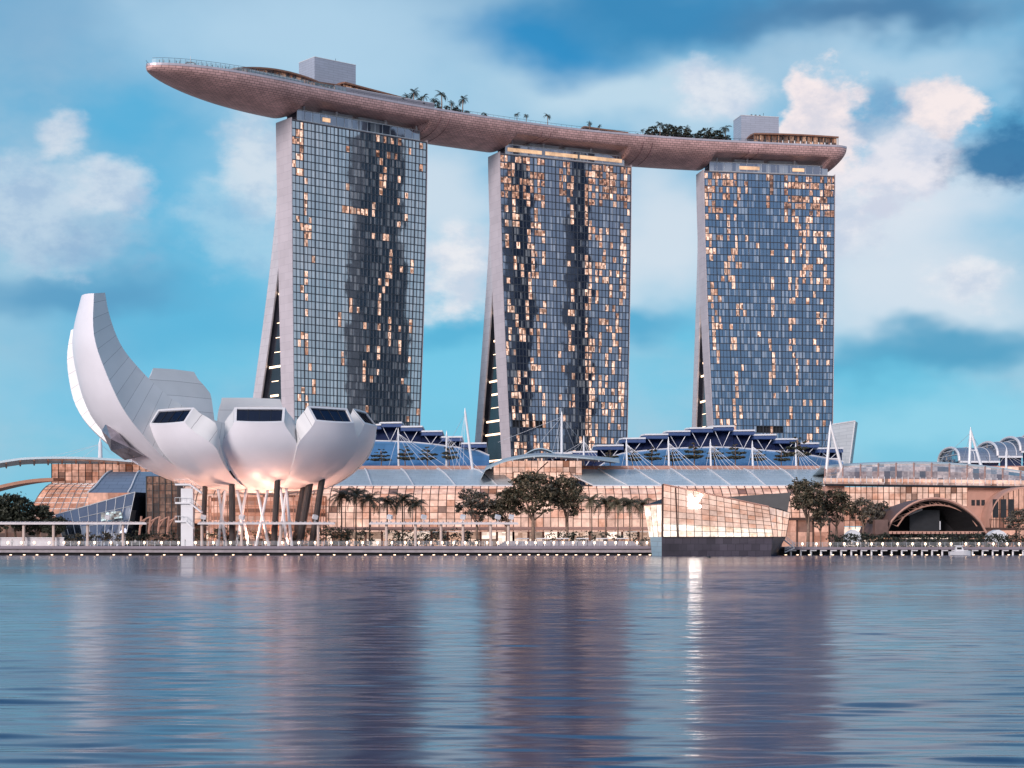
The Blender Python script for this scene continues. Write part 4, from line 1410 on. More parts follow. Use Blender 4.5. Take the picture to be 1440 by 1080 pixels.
M['soffit'] = mat('violet_soffit', (.04, .08, .21), .5, .1, .1)
crown([(498, 534, 596), (534, 563, 593), (563, 592, 598.5), (592, 620, 605), (620, 648, 613), (648, 682, 622)],
      [(480, 621), (512, 620), (550, 621), (580, 622.5), (607, 625), (645, 630), (672, 634), (688, 641)], 'stepped violet and blue hall roof with white struts directly right of the museum', 662)
crown([(770, 803, 636), (803, 838, 634), (838, 875, 625), (875, 906, 615), (906, 938, 609.5), (938, 969, 605), (969, 1001, 600.5), (1001, 1031, 598), (1031, 1060, 604), (1060, 1090, 610), (1090, 1120, 616), (1120, 1150, 622), (1150, 1184, 629)],
      [(770, 662), (830, 660), (847, 655), (862, 642), (880, 637), (921, 633), (952, 631), (984, 630), (1015, 629.5), (1045, 631), (1075, 634), (1105, 636), (1135, 640), (1175, 647), (1186, 650)], 'long stepped violet and blue hall roof in front of the blue tower', 668)


def barrel_hall():
    root = thing('vaulted_hall', 'stepped barrel vaulted glass hall roof behind the ribbed canopy wing', 'hall', (PX(1400, 640), 660, 28))
    for (xa, xb, yt, yb_, d) in ((1350, 1406, 626.5, 648, 640), (1404, 1438, 618.5, 641, 640), (1436, 1470, 611.5, 634, 640), (1468, 1510, 605, 628, 640)):
        rows, uv = [], []
        A, B_ = P(xa, yb_, d), P(xb, yb_, d)
        top = P(xa, yt, d).z; h = top - A.z
        n = 16
        for k in range(n + 1):
            t = pi * k / n
            rows.append([Vector((A.x + x * (B_.x - A.x), d + 16 * (1 - cos(t)), A.z + h * sin(t) ** .8)) for x in frange(0, 1, 8)])
            uv.append([(x * 20, k * 1.4) for x in frange(0, 1, 8)])
        v = MB(); v.grid(rows, uvs=uv); vo = v.build('vault', M['mall_roof_grey'], root, smooth=True)
        e = MB(); e.path([r[0] + Vector((-.2, 0, 0)) for r in rows], .5, 6); e.build('edge_arch', M['white_metal'], vo)
        for q_ in (3, 6):
            e = MB(); e.path([r[q_] + Vector((0, -.1, .1)) for r in rows], .16, 5); e.build('rib', M['white_metal'], vo)
        e = MB(); e.slab([rows[0], [p + Vector((0, 2, 0)) for p in rows[0]]], (0, -.4, -.7)); e.build('eave', M['white_metal'], vo, fix=True)
        e = MB(); q = [r[0] for r in rows]
        e.face([p + Vector((.3, 0, 0)) for p in q], uv=[(p.y * .4, p.z * .8) for p in q]); e.build('end_glass', M['vault_glass'], vo)
        e = MB()
        for zz in (.35, .65):
            ins = [p for p in q if p.z > A.z + h * zz]
            e.tube(ins[0], ins[-1], .14, n=4)
        e.build('end_frame', M['white_metal'], vo)
        w = MB(); w.face([A + Vector((1, 1.5, 0)), B_ + Vector((0, 1.5, 0)), B_ + Vector((0, 1.5, -7)), A + Vector((1, 1.5, -7))]); w.build('louvre_wall', M['crown_high'], vo)
    b = MB(); b.box((PX(1432, 630), 637, 28.5), (42, 8, 4.2)); b.build('lit_base', M['stone'], root)
    g = MB(); strip_mesh(g, frange(PX(1355, 630), PX(1500, 630), 18), [(632.8, 27.2), (632.8, 30.2)]); g.build('lit_band', M['mall_lit'], root)
    return root


barrel_hall()

# arcade wing with ribbed glass canopy (far end of the promenade)
wing = thing('canopy_wing', 'stone arcade wing with arched ribbed glass canopy roof behind the concert stage', 'arcade building', (PX(1280, 545), 560, GROUND))


def wtop(px): return 651.5 + 13.5 * ((px - 1290) / 155.0) ** 2 * (.62 if px < 1290 else 1.0)


pxs = [1160 + 300 * k / 36 for k in range(37)]
rows, uv = [], []
for i, t in enumerate((0, .25, .5, .75, 1)):
    row = []
    for px in pxs:
        a = P(px, 682 + (px - 1160) * .012, 536); b = P(px, wtop(px), 562)
        q = a.lerp(b, t); q.z += 1.0 * sin(pi * t)
        row.append(q)
    rows.append(row); uv.append([(k, i) for k in range(37)])
cg = MB(); cg.grid(rows, uvs=uv); co = cg.build('canopy_glass', M['canopy_glass'], wing)
for k in range(0, 37, 3):
    rb = MB(); rb.path([r[k] + Vector((0, -.2, .15)) for r in rows], .26, 6); rb.build('rib', M['stone'], co)
tp = MB(); tp.slab([[q + Vector((0, -1, .3)) for q in rows[-1]], [q + Vector((0, 6, .9)) for q in rows[-1]], [q + Vector((0, 30, -2)) for q in rows[-1]]], (0, 0, -.6)); tp.build('roof_edge', M['mall_roof'], wing, fix=True)
bt = MB(); bt.path([q + Vector((0, -.3, 0)) for q in rows[0]], .35, 6); bt.build('gutter', M['dark'], wing)
rl = MB()
for k in range(0, 36):
    q = rows[0][k].lerp(rows[1][k], .3); rl.tube(q + Vector((0, -.4, 0)), q + Vector((0, -.4, 2.0)), .12, n=4)
rl.build('terrace_rail', M['white_metal'], wing)
lw = MB()
for k in range(36):
    a, b = rows[0][k] + Vector((0, 3, .6)), rows[0][k + 1] + Vector((0, 3, .6)); lw.face([a, b, b + Vector((0, 0, 1.6)), a + Vector((0, 0, 1.6))], uv=[(k, 0), (k + 1, 0), (k + 1, 1), (k, 1)])
lw.build('terrace_light', M['mall_lit'], wing)
wd = 538.0


def wall_px(name, x0, x1, y0, y1, d, m, nx=1, nz=1, parent=wing, thick=None):
    b = MB()
    if thick:
        a, c = P(x0, y0, d), P(x1, y1, d)
        b.box(((a.x + c.x) / 2, d + thick / 2, (a.z + c.z) / 2), (abs(c.x - a.x), thick, abs(c.z - a.z)))
    else:
        rws, us = [], []
        for j in range(nz + 1):
            y = y1 + (y0 - y1) * j / nz
            rws.append([P(x0 + (x1 - x0) * k / nx, y, d) for k in range(nx + 1)]); us.append([(k, j) for k in range(nx + 1)])
        b.grid(rws, uvs=us)
    return b.build(name, m, parent)


wall_px('stone_wall', 1160, 1187, 683, 770, wd, M['stone'], thick=4)
wall_px('stone_wall', 1361, 1460, 685, 770, wd, M['stone'], thick=4)
wall_px('lit_glass', 1187, 1361, 685, 712, wd + 1, M['mall_lit'], 22, 3)
wall_px('lit_glass', 1187, 1361, 716, 740, wd + 1, M['mall_lit_dim'], 22, 3)
wall_px('shop_front', 1187, 1361, 741, 769, wd + .6, M['shop_lit'], 10, 1)
wall_px('spandrel', 1187, 1361, 711.6, 716.4, wd, M['stone'], thick=1.5)
fr = MB()
for k in range(23):
    a = P(1187 + 174 * k / 22, 684, wd + .6); b_ = P(1187 + 174 * k / 22, 744, wd + .6); fr.tube(a, b_, .13, n=4)
for y in (693, 702, 724, 732): fr.tube(P(1187, y, wd + .7), P(1361, y, wd + .7), .1, n=4)
fr.build('glazing_frame', M['brown_frame'], wing)
for k in range(3): wall_px('window', 1366 + 7 * k, 1371 + 7 * k, 703, 711, wd - .05, M['dark'])
# vaulted glass hall at the far end
vh = thing('arched_glass_hall', 'tall glowing hall with arched glass front beside the concert stage', 'glass hall', (PX(1420, 530), 530, GROUND))
arc_ = []
cxp, rx, ry = 1440, 49, 56
A = [P(cxp - rx * cos(pi * k / 20), 742 - ry * sin(pi * k / 20) ** .8, 528) for k in range(21)]
g = MB()
for k in range(20):
    lo0, lo1 = A[k].copy(), A[k + 1].copy(); lo0.z = lo1.z = GROUND
    g.face([lo0, lo1, A[k + 1], A[k]], uv=[(k, 0), (k + 1, 0), (k + 1, 3), (k, 3)])
g.build('glass_front', M['mall_lit_dim'], vh)
g = MB(); g.slab([[p + Vector((0, -1, .3)) for p in A], [p + Vector((0, 12, .5)) for p in A]], (0, 0, -.6)); g.build('vault_roof', M['stone'], vh, fix=True)
g = MB()
for k in range(1, 20):
    lo = A[k].copy(); lo.z = GROUND; g.tube(lo + Vector((0, -.2, 0)), A[k] + Vector((0, -.2, 0)), .14, n=4)
for z in (6, 10, 13):
    ok = [p for p in A if p.z > z]
    if ok: g.tube((ok[0].x, 527.7, z), (ok[-1].x, 527.7, z), .12, n=4)
g.build('glazing_frame', M['brown_frame'], vh)
for k in range(3):
    w = MB(); a = P(1400 + 11 * k, 715, 527.5); w.box(a, (1.7, .2, 5.5)); w.build('door', M['dark'], vh)

# left wing: tiered glass building with a long flying roof
lw_ = thing('tiered_glass_hall', 'tiered glowing glass building with long flying roof behind dark trees', 'glass hall', (PX(110, 575), 580, GROUND))
top, uv = [], []
for j, (d, dy) in enumerate(((565, 0), (580, 3.0), (600, 7.0))):
    row = []
    for k in range(25):
        px = -40 + 235 * k / 24
        y = 651 - 9 * sin(pi * min(1, max(0, (px + 60) / 290))) + (6 * max(0, (30 - px) / 70)) + dy
        row.append(P(px, y, d))
    top.append(row)
r = MB(); r.slab(top, (0, 0, -.7)); ro = r.build('flying_roof', M['mall_roof'], lw_, fix=True)
for k in range(3, 24, 2):
    rb = MB(); rb.path([t[k] + Vector((0, -.2 if i == 0 else 0, -1.0)) for i, t in enumerate(top)], .3, 5); rb.build('rib', M['copper'], ro)
xs = frange(PX(73, 582), PX(215, 582), 15)
g = MB(); strip_mesh(g, xs, [(582, 21), (582, 23.6), (582, 26.4), (582, 29.0)]); g.build('upper_glass', M['mall_lit_dim'], lw_)
f = MB()
for x in xs: f.tube((x, 581.7, 21), (x, 581.7, 29.2), .16, n=4)
for z in (22.5, 25, 27): f.tube((xs[0], 581.7, z), (xs[-1], 581.7, z), .1, n=4)
f.build('upper_frame', M['dark'], lw_)
rows, uv = [], []
for k in range(11):
    t = k / 10
    d = 552 + 28 * t
    z = 9.0 + 13.4 * sin(t * pi / 2) ** .9
    x0 = PX(36 + 42 * t, d); x1 = PX(232, d)
    rows.append([Vector((x, d, z)) for x in frange(x0, x1, 18)]); uv.append([(i, k) for i in range(19)])
v = MB(); v.grid(rows, uvs=uv); v.build('glass_vault', M['mall_lit_dim'], lw_)
f = MB()
for i in range(19): f.path([r_[i] + Vector((0, -.2, .2)) for r_ in rows], .17, 4)
for r_ in rows: f.path([p + Vector((0, -.2, .2)) for p in r_], .11, 4)
f.build('vault_frame', M['steel'], lw_)
# grey dome quarter and second canopy
rows, uv = [], []
for k in range(9):
    t = k / 8
    d = 548 + 22 * t
    a, b = PX(124 + 34 * t ** .7, d), PX(236, d)
    rows.append([Vector((x, d, 18.6 + 7.4 * sin(t * pi / 2))) for x in frange(a, b, 8)]); uv.append([(x * 2, k * 1.3) for x in range(9)])
v = MB(); v.grid(rows, uvs=uv); do = v.build('grey_roof', M['mall_roof_grey'], lw_, smooth=True)
for i in (0, 4):
    rb = MB(); rb.path([r_[i] + Vector((0, -.1, .2)) for r_ in rows], .28, 5); rb.build('rib', M['white_metal'], do)
g = MB(); g.face([rows[0][0], rows[0][-1], rows[0][-1] - Vector((0, 0, 12)), rows[0][0] - Vector((0, 0, 12))], uv=[(0, 0), (8, 0), (8, 4), (0, 4)]); g.build('lower_glass', M['mall_lit_dim'], lw_)
c2 = [P(-40 + 115 * k / 12, 693 - 21 * sin(pi / 2 * k / 12), 556) for k in range(13)]
g = MB(); g.slab([c2, [p + Vector((0, 14, .4)) for p in c2]], (0, 0, -1.0)); g.build('lower_canopy', M['copper'], lw_, fix=True)

# dark angular glass tent and latticed lift block in front of it
tent = thing('glass_tent', 'angular blue grey glass tent leaning beside the museum stair', 'glass pavilion', (PX(140, 500), 505, GROUND))
M['tent_glass'] = mat_curtain_wall('tent_glass', (.06, .08, .12), (.30, .36, .48), .02, .01, .25)
a0, a1, a2, a3 = P(78, 724, 500), P(190, 692, 498), P(174, 768, 494), P(92, 768, 494)
mid_t, mid_b = P(110, 715, 497), P(118, 768, 491)
g = MB()


def quadgrid(mb, p00, p10, p11, p01, nx, nz):
    mb.grid([[p00.lerp(p10, k / nx).lerp(p01.lerp(p11, k / nx), j / nz) for k in range(nx + 1)] for j in range(nz + 1)], uvs=[[(k, j) for k in range(nx + 1)] for j in range(nz + 1)])


quadgrid(g, a3, mid_b, mid_t, a0, 3, 3)
quadgrid(g, mid_b, a2, a1, mid_t, 6, 4)
bk_ = Vector((4, 16, 0))
quadgrid(g, a2, a2 + bk_, a1 + bk_, a1, 3, 3)
g.face([a0, mid_t, a1, a1 + bk_, a0 + bk_], uv=[(0, 0)] * 5)
g.build('glass_skin', M['tent_glass'], tent)
f = MB()
for k in range(7): f.tube(mid_b.lerp(a2, k / 6) - Vector((0, .1, 0)), mid_t.lerp(a1, k / 6) - Vector((0, .1, 0)), .10, n=4)
for j in range(5): f.tube(mid_b.lerp(mid_t, j / 4) - Vector((0, .1, 0)), a2.lerp(a1, j / 4) - Vector((0, .1, 0)), .08, n=4)
for k in range(3): f.tube(a3.lerp(mid_b, k / 3) - Vector((0, .1, 0)), a0.lerp(mid_t, k / 3) - Vector((0, .1, 0)), .08, n=4)
f.path([a0, mid_t, a1], .16, 5)
f.build('glass_frame', M['steel'], tent)
lit_ = MB(); lit_.face([P(142, 733, 493.4), P(172, 728, 493.4), P(170, 718, 495.4), P(142, 722, 495.4)], uv=[(0, 0), (4, 0), (4, 2), (0, 2)])
M['cool_lit'] = mat_lit('cool_shop_light', (.75, .85, 1.0), .8, (2, 2), .9)
lit_.build('lit_counter', M['cool_lit'], tent)

lift = thing('lattice_block', 'dark brown glass block with steel lattice between glass tent and stair tower', 'building', (PX(218, 500), 503, GROUND))
M['lift_glass'] = mat_lit('dim_lift_glass', (1.0, .45, .28), .16, (1, 1), .9)
wall_px('dark_glass', 206, 250, 670, 769, 500, M['lift_glass'], 5, 8, parent=lift)
b = MB(); a, c = P(206, 670, 500.3), P(250, 769, 500.3); b.box(((a.x + c.x) / 2, 504.5, (a.z + c.z) / 2), (c.x - a.x, 8, a.z - c.z)); b.build('body', M['dark'], lift)
f = MB()
for k in range(6): f.tube(P(206 + 44 * k / 5, 670, 499.7), P(206 + 44 * k / 5, 752, 499.7), .2, n=4)
for k in range(9): f.tube(P(206, 670 + 10 * k, 499.7), P(250, 670 + 10 * k, 499.7), .12, n=4)
f.build('lattice', M['dark'], lift)
f = MB()
for k in range(4):
    x = 196 + 13 * k
    f.tube(P(x, 752, 494), P(x + 3, 726, 494), .3, n=5); f.tube(P(x + 3, 733, 494), P(x + 14, 727, 494), .22, n=5); f.tube(P(x, 744, 494), P(x + 10, 728, 494), .18, n=5)
f.build('brace', M['stone'], lift)

# white fan shaped panel beside the blue tower
fan = thing('fan_screen', 'pale fan shaped clad screen rising beside the foot of the blue tower', 'screen wall', (PX(1185, 690), 690, GROUND))
M['fan_clad'] = mat_panels('fan_cladding', (.52, .56, .60), (.34, .38, .42), 6, 1.4, .45, .1, .06, .05)
pb = [P(1166, 672, 690), P(1192, 672, 690), P(1202.5, 592, 690), P(1170, 597, 690)]
g = MB(); g.face(pb, uv=[(0, 0), (7, 0), (9, 22), (0, 22)])
q = [p + Vector((3, 10, 0)) for p in pb]
for a, b_ in ((0, 1), (1, 2), (2, 3), (3, 0)): g.face([pb[a], pb[b_], q[b_], q[a]], uv=[(0, 0), (8, 0), (8, 3), (0, 3)])
g.build('cladding', M['fan_clad'], fan)
g = MB(); g.tube(pb[2], pb[3], .3, n=5); g.tube(pb[1], pb[2], .25, n=5); g.build('edge_trim', M['white_metal'], fan)


# ------------------------------------------------------------------ masts with stay cables
def mast_at(px, yt, yb, d, cables, label, lean=0.0, r=.42, legs=None):
    top, bot = P(px, yt, d), P(px + lean, yb, d)
    root = thing('cable_mast', label, 'mast', bot, 'white cable masts on the arcade roofs')
    if legs:
        for lx in legs:
            q = MB(); q.tube(P(lx, yb, d), top, r * 1.1, r * .8, 8); q.build('leg', M['white_metal'], root)
        q = MB(); q.tube(P(legs[0], yb, d).lerp(top, .45), P(legs[1], yb, d).lerp(top, .45), .25, n=6); q.build('crossbar', M['white_metal'], root)
    else:
        q = MB(); q.tube(bot, top, r, r * .75, 10); q.build('pole', M['white_metal'], root)
    q = MB(); q.tube(top, top + Vector((0, 0, 1.3)), r * .55, r * .2, 6); q.build('finial', M['white_metal'], root)
    for (cx, cyy, cd) in cables:
        q = MB(); q.tube(top - Vector((0, 0, .6)), P(cx, cyy, cd), .055, n=4, caps=False); q.build('cable', M['white_metal'], root)


mast_at(560, 607, 661, 610, [(545, 661, 606), (585, 662, 600), (604, 662, 600), (622, 662, 598), (640, 664, 598), (590, 640, 625)], 'white mast in front of the stepped roof nearest the museum', .8)
mast_at(628, 611, 662, 610, [(600, 640, 625), (650, 664, 600), (664, 664, 600), (678, 664, 600), (640, 663, 598)], 'white mast before the low end of the stepped roof beside the museum')
mast_at(654, 579, 664, 605, [(645, 662, 606), (651, 663, 606), (640, 660, 606), (628, 630, 625)], 'tall leaning white mast at the low end of the stepped roof', 11, .5)
mast_at(790, 584, 646, 600, [(783, 640, 604), (775, 641, 604), (812, 640, 610), (828, 634, 620), (700, 622, 625), (744, 640, 610)], 'tall white mast above the canopy of the glass hall', 0, .5)
mast_at(821, 618, 668, 606, [(804, 667, 604), (840, 668, 600), (852, 669, 600), (864, 669, 600), (800, 640, 612), (787, 640, 606)], 'white mast just behind the canopy of the glass hall')
for i, (px, yt) in enumerate(((881, 622), (940, 620), (999, 623), (1058, 625), (1119, 628))):
    cb = [(px - 9, 668 + i, 606), (px + 14, 669 + i, 602), (px + 24, 670 + i, 600), (px + 34, 670 + i, 600), (px + 46, 670 + i, 600), (px + 58, 671 + i, 600), (px + 3, 669 + i, 602)]
    mast_at(px, yt, 669 + i * 1.0, 606, cb, ['white mast at the sloping foot of the long stepped roof', 'white mast under the rising steps of the long roof', 'white mast under the highest step of the long stepped roof',
            'white mast under the falling steps of the long roof', 'white mast among cables next to the twin legged mast'][i], 1)
mast_at(1168, 598, 684, 555, [(1192, 655, 570), (1150, 668, 600), (1140, 669, 600)], 'twin legged white mast at the corner of the ribbed canopy', legs=(1160, 1190), r=.5)
mast_at(1365, 606, 656, 575, [(1352, 655, 590), (1320, 650, 610), (1392, 652, 600)], 'twin legged white mast rising behind the ribbed canopy', legs=(1363, 1380), r=.5)
mast_at(1415, 636, 660, 590, [(1400, 659, 590), (1430, 658, 590), (1440, 656, 592), (1450, 655, 592)], 'short white mast in front of the barrel vaulted roofs')
mast_at(141, 622, 652, 585, [(110, 648, 580), (60, 652, 575), (20, 655, 570), (160, 640, 590)], 'short thick white mast behind the tall museum petal', r=.8)

# low shop rows at ground level closing the view under the pergolas


def shop_row(x0, x1, yt, d, label, dim=False):
    a, b = P(x0, yt, d), P(x1, yt, d)
    root = thing('shop_row', label, 'shops', ((a.x + b.x) / 2, d, GROUND))
    n = max(3, int((b.x - a.x) / 4.5))
    g = MB(); xs = frange(a.x, b.x, n); z1 = a.z
    strip_mesh(g, xs, [(d, GROUND - .1), (d, (GROUND + z1) / 2), (d, z1 - .8)]); g.build('shop_window', M['lift_glass'] if dim else M['mall_lit_dim'], root)
    r = MB(); r.box(((a.x + b.x) / 2, d + 2.5, z1 - .4), (b.x - a.x + 1, 7.5, .8)); r.build('flat_roof', M['brown_frame'], root)
    r = MB(); r.box(((a.x + b.x) / 2, d + 4, (GROUND + z1) / 2 - .5), (b.x - a.x, 5, z1 - GROUND - .8)); r.build('rear_wall', M['dark'], root)
    for x in xs:
        p = MB(); p.box((x, d - .3, (GROUND + z1 - .8) / 2), (.5, .4, z1 - .8 - GROUND)); p.build('pier', M['brown_frame'], root)


shop_row(-60, 100, 731, 540, 'low dim shop row in the shade behind the dark trees', True)
shop_row(100, 285, 736, 520, 'low dim shop row between glass tent and museum columns', True)
shop_row(1098, 1166, 728, 520, 'low lit shop row behind the big tree past the crystal pavilion')
shop_row(1352, 1480, 742, 524, 'low lit shop row at the foot of the arched glass hall')

# ------------------------------------------------------------------ crystal pavilion standing in the water
M['pav_lit'] = mat_lit('pavilion_lit_glass', (1.0, .60, .45), 1.0, (1, 1), .14, dark_share=0)
M['pav_low'] = mat_lit('pavilion_lower_light', (1.0, .78, .62), 1.45, (1, 1), .3, dark_share=0)
M['plinth'] = mat_panels('dark_plinth', (.075, .065, .085), (.03, .028, .035), 2.0, 1.5, .4, .1, .04, .25)
M['plinth_pale'] = mat_panels('pale_blue_plinth', (.34, .52, .62), (.14, .2, .25), 3.5, 1.2, .4, .1, .03, .05)
pav = thing('crystal_pavilion', 'angular glowing glass pavilion with white emblem on a dark plinth in the water', 'pavilion', (PX(1008, 425), 428, 0))
fl0, fr0 = P(932, 755, 420), P(1087, 755, 424)
tl0, tr0 = P(932.5, 681, 420.5), P(1081, 712.5, 424.5)
wl0, wt0 = P(913, 755, 430), P(905.5, 711, 432)
wtr = P(931.5, 709, 421)
rb0, rt0 = P(1105, 755, 436), P(1111, 721, 438)


def lowsplit(p0, p1, pt0, pt1, f): return p0.lerp(pt0, f), p1.lerp(pt1, f)


g = MB(); a, b = lowsplit(fl0, fr0, tl0, tr0, .26)
quadgrid(g, a, b, tr0, tl0, 14, 6); g.build('front_glass', M['pav_lit'], pav)
g = MB(); quadgrid(g, fl0, fr0, b, a, 14, 2); g.build('shop_window', M['pav_low'], pav)
g = MB(); quadgrid(g, wl0, fl0, wtr, wt0, 3, 6); g.build('side_glass', M['pav_low'], pav)
g = MB(); quadgrid(g, fr0, rb0, rt0, tr0, 3, 4); g.build('end_glass', M['pav_lit'], pav)
f = MB()
for k in range(15):
    p, q = fl0.lerp(fr0, k / 14), tl0.lerp(tr0, k / 14); f.tube(p - Vector((0, .12, 0)), q - Vector((0, .12, 0)), .09, n=4)
for j in range(9):
    p, q = fl0.lerp(tl0, j / 8), fr0.lerp(tr0, j / 8); f.tube(p - Vector((0, .1, 0)), q - Vector((0, .1, 0)), .07, n=4)
for k in range(1, 3): f.tube(wl0.lerp(fl0, k / 3) - Vector((0, .1, 0)), wt0.lerp(wtr, k / 3) - Vector((0, .1, 0)), .07, n=4)
for k in range(4): f.tube(fr0.lerp(rb0, k / 3) - Vector((0, .1, 0)), tr0.lerp(rt0, k / 3) - Vector((0, .1, 0)), .1, n=4)
for j in range(5): f.tube(fr0.lerp(tr0, j / 4) - Vector((0, .1, 0)), rb0.lerp(rt0, j / 4) - Vector((0, .1, 0)), .08, n=4)
f.tube(fl0 - Vector((.1, .15, 0)), tl0 - Vector((.1, .15, 0)), .26, n=5)
f.tube(P(953, 755, 420.3), P(950, 686, 420.8), .2, n=5)
f.build('glazing_frame', M['brown_frame'], pav)
f = MB(); f.tube(tl0 - Vector((0, .1, 0)), tr0 - Vector((0, .1, 0)), .2, n=5); f.tube(wt0, wtr, .14, n=5); f.build('roof_edge', M['stone'], pav)
# interior standing behind the wedge, roof, dark rear volume
bk_l, bk_r = P(935, 700, 446), P(1100, 716, 444)
g = MB(); g.face([tl0, tr0, rt0, bk_r, bk_l, wt0, wtr]); g.build('roof', M['dark'], pav)
g = MB(); pr_ = [P(1020, 699, 446), P(1112, 692.5, 440), P(1107, 722, 439), P(1060, 722, 441)]
g.prism(pr_, (0, 9, 0)); g.build('rear_roof', M['dark'], pav, fix=True)
# plinth
x_ = [P(914, 755, 430), P(930.5, 755, 420.6), P(1087, 755, 424.6), P(1105, 755, 436), P(1100, 755, 448), P(925, 755, 448)]
bt_ = [P(917, 781, 430), P(930.5, 781, 420.8), P(1083, 781, 425), P(1090, 781, 436), P(1088, 781, 448), P(925, 781, 448)]
for i in (1, 2, 3, 4):
    g = MB(); a, b, c, d = bt_[i], bt_[(i + 1) % 6], x_[(i + 1) % 6], x_[i]
    for q in (a, b): q.z = -.4
    g.face([a, b, c, d], uv=[(0, 0), ((b - a).length, 0), ((c - d).length, 4.6), (0, 4.6)]); g.build('plinth', M['plinth'], pav)
g = MB(); a, b, c, d = bt_[0], bt_[1], x_[1], x_[0]; a.z = -.4; g.face([a, b, c, d], uv=[(0, 0), (2.5, 0), (3, 4.6), (0, 4.6)]); g.build('plinth_side', M['plinth_pale'], pav)
g = MB(); g.face([p + Vector((0, 0, .01)) for p in x_]); g.build('floor', M['concrete'], pav)
# emblem: interlaced letters L and V on a lit ground
M['emblem'] = mat('lit_emblem', (1, .95, .9), .5, emit=(1, .86, .78), es=14)
eo = tl0.lerp(tr0, .26); 
em = MB()


def stroke(x0, y0, x1, y1, w=.34):
    a, b = P(x0, y0, 420.55), P(x1, y1, 420.55)
    a.y = b.y = 420.45 + (a.x - eo.x) * .02
    d = (b - a).normalized(); n = Vector((-d.z, 0, d.x)) * w
    em.prism([a - n, b - n, b + n, a + n], (0, -.22, 0))


stroke(970.5, 695.5, 977.5, 708, .36); stroke(986.5, 695, 978, 708.5, .36)
stroke(973, 700, 970.5, 713, .40); stroke(970, 713, 984, 713, .36); stroke(984, 710, 984.5, 714, .22)
stroke(977, 706, 977, 714, .32)
em.build('emblem', M['emblem'], pav)

# ------------------------------------------------------------------ concert stage
stage = thing('concert_stage', 'open air stage under a dark arched shell near the water', 'stage', (PX(1316, 500), 505, GROUND))
arc0 = []
for k in range(19):
    t = k / 18
    px = 1246 + (1387 - 1246) * t
    y = 750 - 49 * (sin(pi * t ** .95)) ** .66
    arc0.append(P(px, y, 498))
M['stage_black'] = mat('stage_black', (.012, .011, .014), .8)
M['shell_dark'] = mat('copper_shell', (.15, .09, .08), .5, .2, .15)
sh = MB(); bkv = Vector((-5, 18, -1.5))
sh.slab([[p for p in arc0], [p + bkv * .5 + Vector((0, 0, .6)) for p in arc0], [p + bkv for p in arc0]], (0, 0, -.5)); sh.build('shell', M['shell_dark'], stage, fix=True)
ln_ = MB(); ln_.grid([[p + Vector((0, .3, -.7)) for p in arc0], [p + bkv * .8 + Vector((0, 0, -.8)) for p in arc0]]); ln_.build('lining', M['stage_black'], stage)  # added near-black sheet, shade inside the shell put into its colour
e = MB(); e.path([p + Vector((0, -.2, .1)) for p in arc0], .30, 6); e.build('front_arch', M['stone'], stage)
g = MB(); back = [p + bkv * .8 for p in arc0]; g.face(back[::-1] + []); g.build('back_wall', M['stage_black'], stage)
g = MB(); g.box((PX(1318, 500), 508, 3.3), (28, 16, 1.8)); g.build('stage_floor', M['concrete_dark'], stage)
t = MB()
in0 = [P(1262 + 112 * k / 12, 740 - 30 * sin(pi * (k / 12)) ** .6, 500) for k in range(13)]
t.path(in0, .22, 5)
for k in range(12):
    t.tube(in0[k], arc0[int((k + 1) * 18 / 13)] + Vector((0, 2, -.6)), .12, n=4)
    t.tube(in0[k + 1], arc0[int((k + 1) * 18 / 13)] + Vector((0, 2, -.6)), .12, n=4)
t.build('roof_truss', M['stone'], stage)
for (x0, y0, x1, y1) in ((1277, 724, 1297, 716), (1341, 716, 1361, 725)):
    t = MB(); t.tube(P(x0, y0, 503), P(x1, y1, 503), .3, n=5); t.build('lighting_bar', M['steel'], stage)
t = MB(); a = P(1322, 745, 499); t.tube(a, P(1322, 733, 499), .16, n=5); t.build('pole', M['white_metal'], stage)
t = MB(); t.box(P(1300, 732, 506), (8.5, .5, 6)); t.build('screen', M['dark'], stage)
t = MB()
for k in range(22):
    a = P(1252 + 6 * k, 749, 496); t.box(a, (.9, .3, .7))
t.box(P(1316, 747.6, 496.2), (27, .3, .2)); t.build('front_fence', M['stone'], stage)
sw = MB(); sw.box(P(1238, 741, 497), (3.6, 3, 4.0)); sw.build('side_cabin', M['shell_dark'], stage)

M['tent_white'] = mat('tent_fabric', (.70, .72, .76), .6, 0, .06)
for i, (px, w, lab) in enumerate(((1199, 22, 'white marquee tent under the thin trees next to the concert stage'), (1401, 26, 'white marquee tent beside the open end of the concert stage'))):
    d = 486
    c = P(px, 750, d); c.z = GROUND
    hw = w * d / F / 2
    tn = thing('marquee', lab, 'tent', c, 'white marquees near the stage')
    b = MB(); z0, z1, z2 = GROUND + 1.4, GROUND + 3.0, GROUND + 4.6
    pr = lambda z, s: [Vector((c.x - hw * s, c.y - 2, z)), Vector((c.x + hw * s, c.y - 2, z)), Vector((c.x + hw * s, c.y + 2, z)), Vector((c.x - hw * s, c.y + 2, z))]
    b.grid([pr(z1, 1.06), pr(z2 - .5, .6), pr(z2, .1)], close=True); b.build('canopy', M['tent_white'], tn)
    b = MB(); b.grid([pr(z0 - .2, 1.0), pr(z1 + .03, 1.02)], close=True); b.build('valance', M['tent_white'], tn)
    for q in pr(GROUND, .98):
        b = MB(); b.tube(q, q + Vector((0, 0, 2.6)), .08, n=5); b.build('pole', M['steel'], tn)

